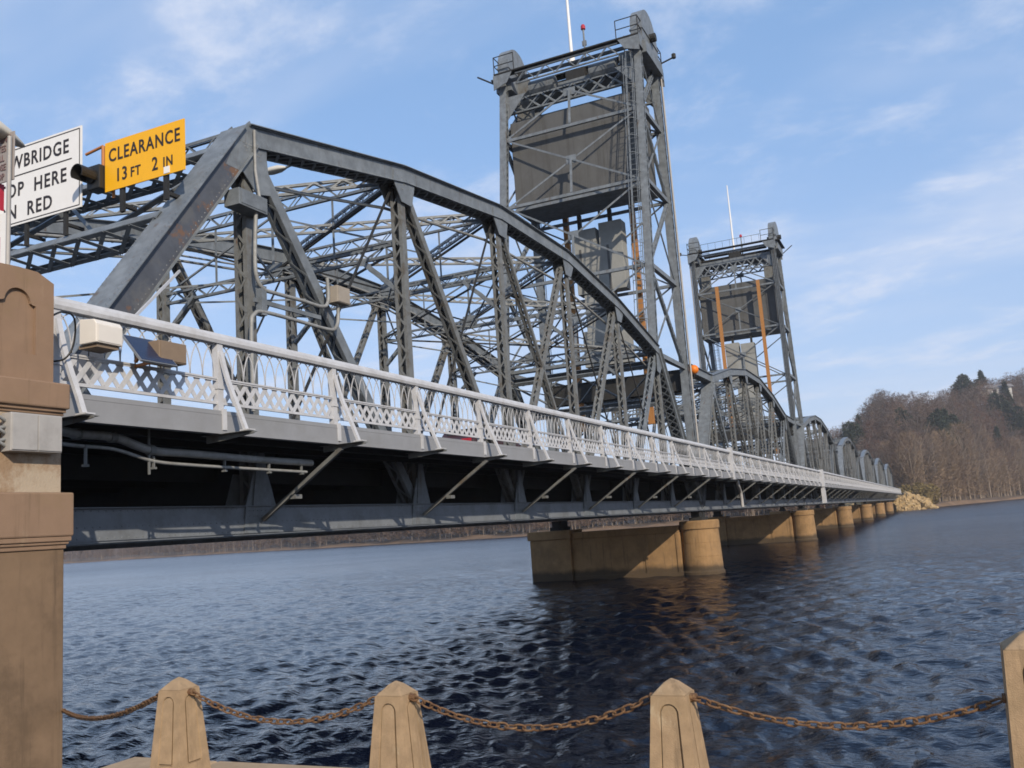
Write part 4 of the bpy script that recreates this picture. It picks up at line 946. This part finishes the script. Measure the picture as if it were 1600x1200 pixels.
# die: core and front slab with a recessed arched panel
hw = .475; zb_, zt_ = 1.51, 2.76; PD = -1.005; XD = .735
mb = MB(); mb.b2((-.06, PD - hw + .04, zb_), (XD - .042, PD + hw - .04, 2.68)); mb.build('die_core', M_PYL, pyl)
outer = [(PD - hw, zb_), (PD + hw, zb_), (PD + hw, 2.735), (PD + hw - .22, 2.835), (PD, 2.845), (PD - hw + .22, 2.835), (PD - hw, 2.735)]
arch = [(PD - .235, 1.83), (PD + .235, 1.83), (PD + .235, 2.41), (PD + .19, 2.42)] + [(PD + .17 * math.cos(t), 2.42 + .17 * math.sin(t)) for t in np.linspace(.08, math.pi - .08, 15)] + [(PD - .19, 2.42), (PD - .235, 2.41)]
vs_, fs_ = curve_plate(outer, [arch], .04)
for xx in (XD - .02, -.10):
    mb = MB(); mb.add([(xx + v[2], v[0], v[1]) for v in vs_], fs_); mb.build('panel_face', M_PYL, pyl)
mb = MB(); mb.prism([(PD - hw, zb_), (PD - hw + .038, zb_), (PD - hw + .038, 2.68), (PD + hw - .038, 2.68), (PD + hw - .038, zb_), (PD + hw, zb_), (PD + hw, 2.735), (PD + hw - .22, 2.835), (PD, 2.845), (PD - hw + .22, 2.835), (PD - hw, 2.735)], -.08, XD - .041, 'x'); mb.build('side_face', M_PYL, pyl)
# junction box on the neck
o = empty('junction_box', (.79, -1.20, .885), 'grey metal junction box on the stone pylon under its cornice', 'junction box')
mb = MB(); mb.b2((-.005, -.03, -.215), (.16, .62, .215)); mb.build('case', M_JBOX, o, .008)
mb = MB(); mb.b2((.161, -.02, -.20), (.172, .295, .20)); mb.b2((.161, .305, -.20), (.172, .61, .20)); mb.build('lid', M_JBOX, o, .004)
mb = MB()
for k in range(5): mb.tube([(.06, -.031, -.15 + .07 * k), (.09, -.12 - .02 * (k % 2), -.15 + .07 * k + .03 * (-1) ** k), (.05, -.3, -.13 + .06 * k), (.04, -.5, -.1 + .05 * k)], .022, 6)
mb.build('cable_tails', M_PIPE, o)

# ================================================================== SIGNS, SIGNALS (on the portal)
def sign(name, label, cx, y, cz, w, h, m, lines, border=None):
    o = empty(name, (cx, y, cz), label, 'sign')
    mb = MB(); mb.b2((-w / 2, -.012, -h / 2), (w / 2, .012, h / 2)); mb.build('panel', m, o)
    for txt, dx_, dz_, size, xs, bold, sp_ in lines:
        t = link('lettering', text_mesh(txt, size, M_INK, bold=bold, xs=xs, space=sp_), o); t.location = (dx_, -.016, dz_); t.rotation_euler = (math.pi / 2, 0, 0)
    return o
def frame_lines(mb, w, h, t, y=-.015):
    for s in (-1, 1):
        mb.b2((-w / 2, y - .003, s * h / 2 - t / 2), (w / 2, y + .003, s * h / 2 + t / 2)); mb.b2((s * w / 2 - t / 2, y - .0025, -h / 2), (s * w / 2 + t / 2, y + .0025, h / 2))
sd = sign('drawbridge_sign', 'white sign board reading drawbridge, stop here on red', -5.72, 4.0, 6.95, 3.16, 1.66, M_SIGNW,
     [('DRAWBRIDGE', .02, .48, .40, .86, .006, 1.14), ('STOP  HERE', .10, -.10, .40, .90, .006, 1.16), ('ON  RED', -.02, -.56, .40, .90, .006, 1.16)])
mb = MB(); frame_lines(mb, 3.06, 1.56, .018); mb.b2((-1.32, -.019, .20), (1.32, -.0125, .222)); mb.build('border', M_INK, sd)
mb = MB()
for x in (-1.1, 0, 1.1): mb.b2((x - .04, .013, -1.3), (x + .04, .07, .7)); mb.b2((x - .03, .07, -1.1), (x + .03, .45, -1.04))
mb.build('bracket', M_STEELD, sd)
sc_ = sign('clearance_sign', 'yellow sign board reading clearance 13 ft 2 in', -2.60, 4.08, 6.80, 2.0, .985, M_SIGNY,
     [('CLEARANCE', .0, .20, .365, .80, .005, 1.14), ('13', -.57, -.23, .365, .84, .005, 1.1), ('FT', -.21, -.25, .27, .84, .004, 1.15), ('2', .28, -.23, .365, .84, .005, 1.0), ('IN', .60, -.25, .27, .84, .004, 1.15)])
mb = MB()
for x in (-.6, .5): mb.b2((x - .05, .013, -.95), (x + .05, .07, .45)); mb.b2((x - .04, .07, -.85), (x + .04, .35, -.78))
mb.build('bracket', M_STEELD, sc_)
mb = MB(); mb.b2((.50, -.022, -.47), (.64, -.0125, -.34)); mb.build('sticker', M_SIGNW, sc_)
o = empty('traffic_signal', (-3.82, 4.0, 6.62), 'black traffic signal with visor between the white and yellow signs', 'traffic signal')
mb = MB(); mb.b2((-.14, -.05, -.24), (.20, .22, .24)); mb.build('housing', M_BLACK, o, .02)
mb = MB()
n = 14
for t0, t1 in zip(np.linspace(-.6, math.pi + .6, n), np.linspace(-.6, math.pi + .6, n)[1:]):
    for rr_ in (.15,):
        mb.bar((rr_ * math.cos((t0 + t1) / 2), -.40, rr_ * math.sin((t0 + t1) / 2)), (rr_ * math.cos((t0 + t1) / 2), -.05, rr_ * math.sin((t0 + t1) / 2)), .012, .05, (math.cos((t0 + t1) / 2), 0, math.sin((t0 + t1) / 2)))
mb.build('visor', M_BLACK, o)
mb = MB(); mb.lathe([(.12, 0), (.12, .03)], (0, -.085, 0), 16, 'y'); mb.build('lens', M_BLACK, o)
mb = MB(); mb.tube([(.16, .08, .24), (.16, .08, .64)], .035, 6); mb.tube([(.16, .08, .64), (-.30, .08, .58)], .03, 6); mb.tube([(.22, .1, .1), (.30, .2, .1), (.30, .2, -.4)], .03, 6); mb.build('bracket', M_SIGORA, o)

# warning gate sign on its pole, red and white gate arm, lamp (left edge)
o = empty('notice_sign', (.35, -1.05, 2.845), 'small faded notice sign on a slim pole standing on the pylon', 'sign')
mb = MB(); mb.tube([(.10, .12, 0), (.10, .12, 1.70)], .026, 8); mb.build('pole', M_JBOX, o)
mb = MB(); mb.b2((-.55, .155, 1.16), (.13, .172, 1.78)); mb.build('panel', M_SIGNG, o, .004)
for k, tx in enumerate(('WARNING', 'GATES', 'WILL', 'CLOSE', 'STOP')):
    t = link('lettering', text_mesh(tx, .115, M_INKR, bold=.001, xs=.8), o); t.location = (-.14, .150, 1.70 - .118 * k); t.rotation_euler = (math.pi / 2, 0, 0)
g = empty('barrier_gate', (.20, -.85, 2.82), 'raised red and white striped barrier gate behind the notice sign', 'barrier gate')
for k in range(4):
    mb = MB(); mb.b2((-.06, .0, .001 + .34 * k - .15), (-.01, .05, .34 * k + .189)); mb.build('stripe', (M_SIGNW, M_RED, M_SIGNW, M_RED)[k], g)
mb = MB(); mb.b2((.0, .0, -.15), (.10, .06, .82)); mb.build('counter_arm', M_SIGNW, g)
lamp = empty('street_lamp', (.30, -1.2, 2.84), 'white street lamp head above the small notice sign at the left edge', 'street lamp')
mb = MB(); mb.tube([(-.2, -.3, 0), (-.2, -.3, 1.6), (-.18, -.2, 1.83), (-.12, -.1, 1.86)], .04, 8); mb.build('arm', M_LAMPW, lamp)
mb = MB(); mb.lathe([(.03, -.34), (.14, -.30), (.19, -.15), (.19, .12), (.13, .34), (.05, .52), (.02, .56)], (0, 0, 0), 16, 'y')
for i in range(len(mb.v)): v = mb.v[i]; mb.v[i] = (v[0] - .05, v[1] + .06, 1.80 + (v[2] if v[2] > 0 else v[2] * .45) * .8 - v[1] * .10)
hd = mb.build('head', M_LAMPW, lamp)
for pl in hd.data.polygons: pl.use_smooth = True
# cobra head lamp on the truss
lamp = empty('street_lamp', (-4.08, 10.5, 9.17), 'cream cobra head lamp hung under the near top chord', 'street lamp')
mb = MB(); mb.tube([(1.9, 0, -.35), (.6, 0, .0), (-.1, 0, .03), (-.25, 0, .0)], .035, 7); mb.build('arm', M_STEEL, lamp)
mb = MB(); mb.lathe([(.02, -.98), (.10, -.92), (.15, -.72), (.14, -.46), (.07, -.28), (.03, -.22)], (0, 0, 0), 16, 'x')
for i in range(len(mb.v)): v = mb.v[i]; mb.v[i] = (v[0], v[1], (v[2] if v[2] > 0 else v[2] * .55) * .85)
hd = mb.build('head', M_LAMPW, lamp)
for pl in hd.data.polygons: pl.use_smooth = True

# ================================================================== BOXES ON THE RAILING
o = empty('equipment_box', (.30, .0, 2.25), 'glossy cream white equipment box on the railing beside the pylon', 'equipment box', rz=math.radians(-28))
o.location = (.37, .84, 2.225); o.rotation_euler = (0, 0, math.radians(2))
mb = MB(); mb.prism([(-.30, 0), (0, 0), (0, .255), (-.045, .315), (-.30, .34)], -.45, 0, 'y')
bx = mb.build('case', M_WHITEBOX, o, .012)
mb = MB(); mb.b2((.001, -.42, .02), (.007, -.03, .235)); mb.build('door', M_WHITEBOX, o)
mb = MB(); mb.b2((-.36, -.40, -.05), (-.04, -.04, -.002)); mb.build('shelf', M_BROWNBOX, o)
o = empty('solar_panel', (.30, 1.37, 2.255), 'dark blue solar panel tilted between the white and tan boxes', 'solar panel')
rt = Matrix.Rotation(math.radians(49), 3, 'Y')
mb = MB(); mb.box((0, 0, 0), (.55, .66, .03), rt); mb.build('frame', M_ALU, o)
mb = MB(); mb.box(rt @ Vector((0, 0, .018)), (.515, .625, .004), rt); mb.build('cell_face', M_SOLAR, o)
mb = MB(); mb.bar((-.10, 0, .08), (-.27, 0, -.12), .04, .04); mb.bar((.1, 0, -.16), (-.27, 0, -.18), .04, .04); mb.build('bracket', M_SIGORA, o)
o = empty('tan_box', (.24, 1.70, 2.12), 'tan utility box on the railing right of the solar panel', 'utility box')
mb = MB(); mb.b2((-.16, -.25, 0), (.16, .27, .30)); mb.build('case', M_BROWNBOX, o, .01)
mb = MB(); mb.b2((.161, -.23, .02), (.17, .25, .28)); mb.build('lid', M_BROWNBOX, o)
mb = MB(); pts = [(.62, -.50, 2.35), (.60, -.30, 2.46), (.52, -.08, 2.46), (.42, .04, 2.32), (.36, .05, 2.10), (.30, -.02, 1.95), (.15, -.08, 1.93)]
def smooth(pts, n=6):
    P_ = [Vector(p) for p in pts]; out = []
    for i in range(len(P_) - 1):
        p0, p1, p2, p3 = P_[max(i - 1, 0)], P_[i], P_[i + 1], P_[min(i + 2, len(P_) - 1)]
        for k in range(n):
            t = k / n; out.append(.5 * ((2 * p1) + (p2 - p0) * t + (2 * p0 - 5 * p1 + 4 * p2 - p3) * t * t + (3 * p1 - p0 - 3 * p2 + p3) * t ** 3))
    return out + [P_[-1]]
mb.tube(smooth(pts), .013, 6); tag(mb.build('cable', M_BLACK), 'dark looped cable running from the pylon to the white box', 'cable')
mb = MB(); mb.bar((.02, 1.0, 2.42), (-1.35, 3.65, 4.25), .03, .04); tag(mb.build('stay_rod', M_RAIL), 'thin pale rod slanting up from the railing to the truss', 'rod')

# pipes under the sidewalk
mb = MB(); mb.tube(smooth([(.86, -.66, .98), (.5, -.35, 1.03), (-.05, .15, 1.10), (-.40, .80, 1.12), (-.4, 1.4, 1.11), (-.4, 2.05, .96), (-.4, 2.9, .94), (-.4, 4.4, .91), (-.4, 5.9, .90)]), .062, 10)
o = empty('water_pipe', (0, 0, 0), 'thick grey pipe slung under the sidewalk by the pylon', 'pipe'); mb.build('pipe', M_PIPE, o)
for y, z in ((.75, 1.12), (1.35, 1.11), (2.05, .96)): mb = MB(); mb.lathe([(.078, -.05), (.078, .05)], (-.4, y, z), 10, 'y'); mb.build('collar', M_STEEL2, o)
mb = MB(); mb.b2((-.41, 2.0, .6), (-.385, 2.03, 1.28)); mb.build('clamp', M_STEEL2, o)
o = empty('cable_conduit', (0, 0, 0), 'thin grey conduit hanging below the thick pipe', 'conduit')
mb = MB(); mb.tube(smooth([(.86, -.66, .80), (.5, -.35, .87), (-.05, .15, .93), (-.4, .8, .96), (-.4, 1.4, .94), (-.4, 2.1, .80), (-.4, 2.9, .765), (-.4, 4.4, .745), (-.4, 5.75, .73)]), .026, 8); mb.build('pipe', M_PIPE, o)
mb = MB()
for y in (.9, 2.1, 3.6, 4.7, 5.6): mb.b2((-.42, y - .012, .70), (-.38, y + .012, .98 if y < 2 else .87)); mb.b2((-.44, y - .03, .68), (-.36, y + .03, .71))
mb.build('hanger', M_STEEL2, o)

# conduits and cabinets on the near truss
x0 = XN + .42
o = empty('control_box', (x0, 5.80, 6.20), 'grey steel box bolted to the first truss post', 'control box')
mb = MB(); mb.b2((-.28, -.42, -.17), (.10, .42, .17)); mb.build('case', M_STEEL, o, .01)
mb = MB(); mb.b2((.101, -.36, -.13), (.112, .36, .13)); mb.build('cover', M_STEEL, o)
o = empty('wire_conduit', (0, 0, 0), 'grey bent conduit looping from the post box to the beige cabinet', 'conduit')
mb = MB(); mb.tube(smooth([(x0, 5.98, 6.05), (x0, 5.92, 5.3), (x0, 5.93, 4.75), (x0, 6.12, 4.5), (x0, 6.5, 4.48), (x0, 7.4, 4.50), (x0, 8.05, 4.50), (x0, 8.28, 4.62), (x0, 8.32, 4.9), (x0, 8.30, 5.2)]), .042, 8); mb.build('upper_pipe', M_PIPE, o)
mb = MB(); mb.tube(smooth([(x0, 5.75, 2.0), (x0, 5.75, 3.6), (x0, 5.85, 3.92), (x0, 6.15, 4.02), (x0, 7.2, 4.03), (x0, 8.3, 4.03), (x0, 8.58, 4.15), (x0, 8.66, 4.4), (x0, 8.66, 4.7)]), .042, 8); mb.build('lower_pipe', M_PIPE, o)
mb = MB(); mb.bar((x0 - .08, 5.95, 4.25), (x0 - .08, 8.1, 4.27), .05, .09); mb.b2((x0 - .12, 6.05, 3.95), (x0 + .03, 6.2, 4.55)); mb.build('support', M_STEEL, o)
o = empty('riser_conduit', (0, 0, 0), 'thin pale conduit dropping straight down from the truss hip to the post box', 'conduit')
mb = MB(); mb.tube([(x0 - .10, PN + .02, H1 + .12), (x0 - .10, PN + .02, 7.0), (x0 + .02, PN - .02, 6.38)], .035, 8); mb.build('pipe', M_PIPE, o)
o = empty('meter_cabinet', (x0 + .04, 8.68, 4.86), 'beige meter cabinet on the truss above the railing', 'cabinet')
mb = MB(); mb.b2((-.2, -.24, -.19), (.12, .24, .19)); mb.build('case', M_CAB, o, .01)
mb = MB(); mb.b2((.121, -.22, -.17), (.132, .22, .17)); mb.build('door', M_CAB, o)

# drain pipes at the expansion joint over the first pier
o = empty('drain_pipe', (0, 0, 0), 'pale drain pipe hanging at the joint above the nearest pier', 'pipe')
mb = MB(); mb.tube(smooth([(.2, SP + .3, 1.25), (.2, SP + .5, .9), (.1, SP + 1.4, .6), (.1, SP + 1.6, .2), (.1, SP + 1.6, -.3)]), .09, 8); mb.build('pipe', M_JBOX, o)
mb = MB(); mb.b2((-.05, 2 * SP - .35, -.3), (.30, 2 * SP + .35, 2.9)); tag(mb.build('joint_post', M_RAIL), 'broad white post in the railing under the second tower', 'post')
mb = MB(); mb.b2((-.09, SP - .16, 1.2), (.16, SP + .16, 2.95)); tag(mb.build('joint_post', M_RAIL), 'white end post between the first and second railing sections', 'post')

# ================================================================== CAR on the deck
o = empty('parked_car', (-4.6, 19.2, 1.52), 'dark red car waiting on the deck behind the railing', 'car')
prof = [(0, .35), (0, .95), (.12, 1.05), (.75, 1.10), (1.25, 1.48), (2.55, 1.50), (3.15, 1.08), (4.2, .92), (4.35, .7), (4.35, .35)]
mb = MB(); mb.prism(prof, -.88, .88, 'x'); mb.build('body', M_CARB, o, .05)
mb = MB(); mb.prism([(.95, 1.12), (1.32, 1.42), (2.48, 1.44), (2.95, 1.12)], -.885, .885, 'x'); mb.build('side_window', M_GLASS, o)
mb = MB(); mb.prism([(-.72, 1.13), (.72, 1.13), (.6, 1.43), (-.6, 1.43)], -.02, .02, 'y')
rw = mb.build('rear_window', M_GLASS, o); rw.location = (0, .97, .03); 
rw.location = (0, .86 + .12, 0); rw.rotation_euler = (0, 0, 0)
for s in (-1, 1):
    mb = MB(); mb.b2((s * .6 - .18, -.03, .75), (s * .6 + .18, .02, 1.0)); mb.build('taillight', M_RED, o)
    for y in (.85, 3.5):
        mb = MB(); mb.lathe([(.18, -.1), (.33, -.1), (.33, .1), (.18, .1)], (s * .78, y, .33), 18, 'x'); mb.build('wheel', M_BLACK, o)

# ================================================================== SEAWALL, BOLLARDS, CHAINS
KZ = -1.86
mb = MB(); mb.add([(5.2, -30, KZ - .35), (60, -30, KZ - .35), (60, -3.9, KZ - .35), (5.2, -3.9, KZ - .35)], [(0, 1, 2, 3)]); o = mb.build('promenade', M_KERB); o['kind'] = 'structure'
mb = MB(); mb.b2((5.34, -3.88, -6), (40, -3.40, KZ - .13)); mb.b2((5.10, -30, -6), (5.34, -3.40, KZ - .13)); o = mb.build('seawall', M_PYLB); o['kind'] = 'structure'
def coping(x0_, x1_, y0_, y1_):
    mb = MB(); mb.b2((x0_, y0_, KZ - .13), (x1_, y1_, KZ)); mb.build('coping_stone', M_KERB, o, .015)
xs = [5.74, 7.27, 8.85, 10.42, 11.95, 13.5]
for a, b in zip(xs, xs[1:]): coping(a + .006, b - .006, -3.93, -3.34)
coping(5.02, 5.735, -3.93, -3.34); coping(5.02, 5.60, -5.4, -3.94); coping(5.02, 5.60, -7.0, -5.41)
def bollard(x, y, zt, w0, w1, label, sc=1.0):
    """w0 half width at the shoulder, w1 half width at the coping"""
    o = empty('stone_bollard', (x, y, KZ), label, 'bollard', 'stone bollards on the sea wall')
    H = zt - KZ; sh = H - .07
    rec = .013
    mb = MB(); a, b = w1 - rec, w0 - rec
    mb.add([(-a, -a, 0), (a, -a, 0), (a, a, 0), (-a, a, 0), (-b, -b, sh - .002), (b, -b, sh - .002), (b, b, sh - .002), (-b, b, sh - .002)], [(0, 1, 5, 4), (1, 2, 6, 5), (2, 3, 7, 6), (3, 0, 4, 7), (0, 3, 2, 1), (4, 5, 6, 7)])
    mb.build('core', M_BOLL, o)
    pw = .50; zb0, zt0 = .07, sh - .035 - w0 * .5
    outer = [(-1, 0), (1, 0), (1, sh), (-1, sh)]
    hole = [(-pw, zb0), (pw, zb0), (pw, zt0)] + [(pw * math.cos(t), zt0 + w0 * pw * 1.0 * math.sin(t)) for t in np.linspace(.2, math.pi - .2, 9)] + [(-pw, zt0)]
    pi_ = pw - .085; inner = [(-pi_, zb0 + .012), (pi_, zb0 + .012), (pi_, zt0)] + [(pi_ * math.cos(t), zt0 + w0 * pi_ * math.sin(t)) for t in np.linspace(.2, math.pi - .2, 9)] + [(-pi_, zt0)]
    v_, f_ = curve_plate(outer, [hole, inner], .02)
    for k in range(4):
        R_ = Matrix.Rotation(k * math.pi / 2, 3, 'Z'); mb = MB(); vv = []
        for p in v_:
            t = p[1] / sh; w = w1 + (w0 - w1) * t; off = 0 if p[2] > 0 else -(rec + .003)
            vv.append(R_ @ Vector((p[0] * (w + off), -(w + off), p[1])))
        mb.add(vv, f_); mb.build('panel_face', M_BOLL, o)
    mb = MB(); c = w0 * .38; w = w0
    mb.add([(-w, -w, sh), (w, -w, sh), (w, w, sh), (-w, w, sh), (-c, -c, H - .019), (c, -c, H - .019), (c, c, H - .019), (-c, c, H - .019), (0, 0, H)],
           [(0, 1, 5, 4), (1, 2, 6, 5), (2, 3, 7, 6), (3, 0, 4, 7), (4, 5, 8), (5, 6, 8), (6, 7, 8), (7, 4, 8), (0, 3, 2, 1)])
    mb.build('cap', M_BOLL, o, .006)
    return o
BX = [(5.72, -1.295, .082, .125, 'stone bollard nearest the tan pylon, at the wall corner'), (7.27, -1.312, .083, .128, 'second stone bollard from the pylon, left of the dark water'),
      (8.80, -1.295, .083, .124, 'third stone bollard, below the nearest bridge pier'), (10.327, -1.098, .112, .148, 'large stone bollard cut off by the right edge')]
for x, zt, w0, w1, lb in BX: bollard(x, -3.65, zt, w0, w1, lb)
# chain link mesh
def link_mesh():
    mb = MB(); a, b, n = .032, .0165, 14; pts = []
    for k in range(n + 1):
        t = 2 * math.pi * k / n; pts.append((a * math.copysign(abs(math.cos(t)) ** .7, math.cos(t)), b * math.copysign(abs(math.sin(t)) ** .9, math.sin(t)), 0))
    mb.tube(pts, .0054, 6, False); return mb.mesh('link', M_CHAIN)
LINK = link_mesh()
def chain(p, q, sag, label, scale=1.0):
    p = Vector(p); q = Vector(q); o = empty('chain', p, label, 'chain', 'rusty chains between the bollards')
    def P_(t): return p + (q - p) * t + Vector((0, 0, -4 * sag * t * (1 - t)))
    samp = [P_(k / 400) for k in range(401)]; acc = 0; nxt = 0; k = 0; pit = .0495 * scale
    for a, b in zip(samp, samp[1:]):
        acc += (b - a).length
        if acc >= nxt:
            d = (b - a).normalized(); l = link('link', LINK, o); l.location = a - p
            qn = d.to_track_quat('X', 'Z'); l.rotation_mode = 'QUATERNION'
            from mathutils import Quaternion
            l.rotation_quaternion = qn @ Quaternion((1, 0, 0), math.pi / 2 * (k % 2) + .4 + random.gauss(0, .15)); l.scale = (scale,) * 3
            nxt += pit; k += 1
    for e in (p, q):
        mb = MB(); mb.lathe([(.02 * scale, -.015), (.02 * scale, .015)], e - p, 8, 'x'); mb.build('eye', M_CHAIN, o)
chain((5.82, -3.65, -1.385), (7.175, -3.65, -1.395), .155, 'rusty chain between the first and second bollards')
chain((7.37, -3.65, -1.40), (8.705, -3.65, -1.385), .15, 'rusty chain between the second and third bollards')
chain((8.90, -3.65, -1.385), (10.205, -3.65, -1.375), .12, 'rusty chain running to the large bollard at the right edge')
chain((5.62, -3.65, -1.385), (.83, -.44, -2.22), .12, 'rusty chain from the corner bollard to the stone pylon', 1.15)

# ================================================================== HAZE (one even box of air)
HM = bpy.data.materials.new('haze'); HM.use_nodes = True; t = HM.node_tree; t.nodes.clear()
pv = N(t, 'ShaderNodeVolumePrincipled'); pv.inputs['Color'].default_value = (0.86, 0.90, 1.0, 1); pv.inputs['Density'].default_value = HAZE_D; pv.inputs['Anisotropy'].default_value = 0.0
ou = N(t, 'ShaderNodeOutputMaterial'); t.links.new(pv.outputs[0], ou.inputs['Volume'])
mb = MB(); mb.b2((-1800, -200, -8), (1800, 1800, 160)); hb = mb.build('haze', HM); hb['kind'] = 'stuff'; hb['label'] = 'thin pale haze over the river'
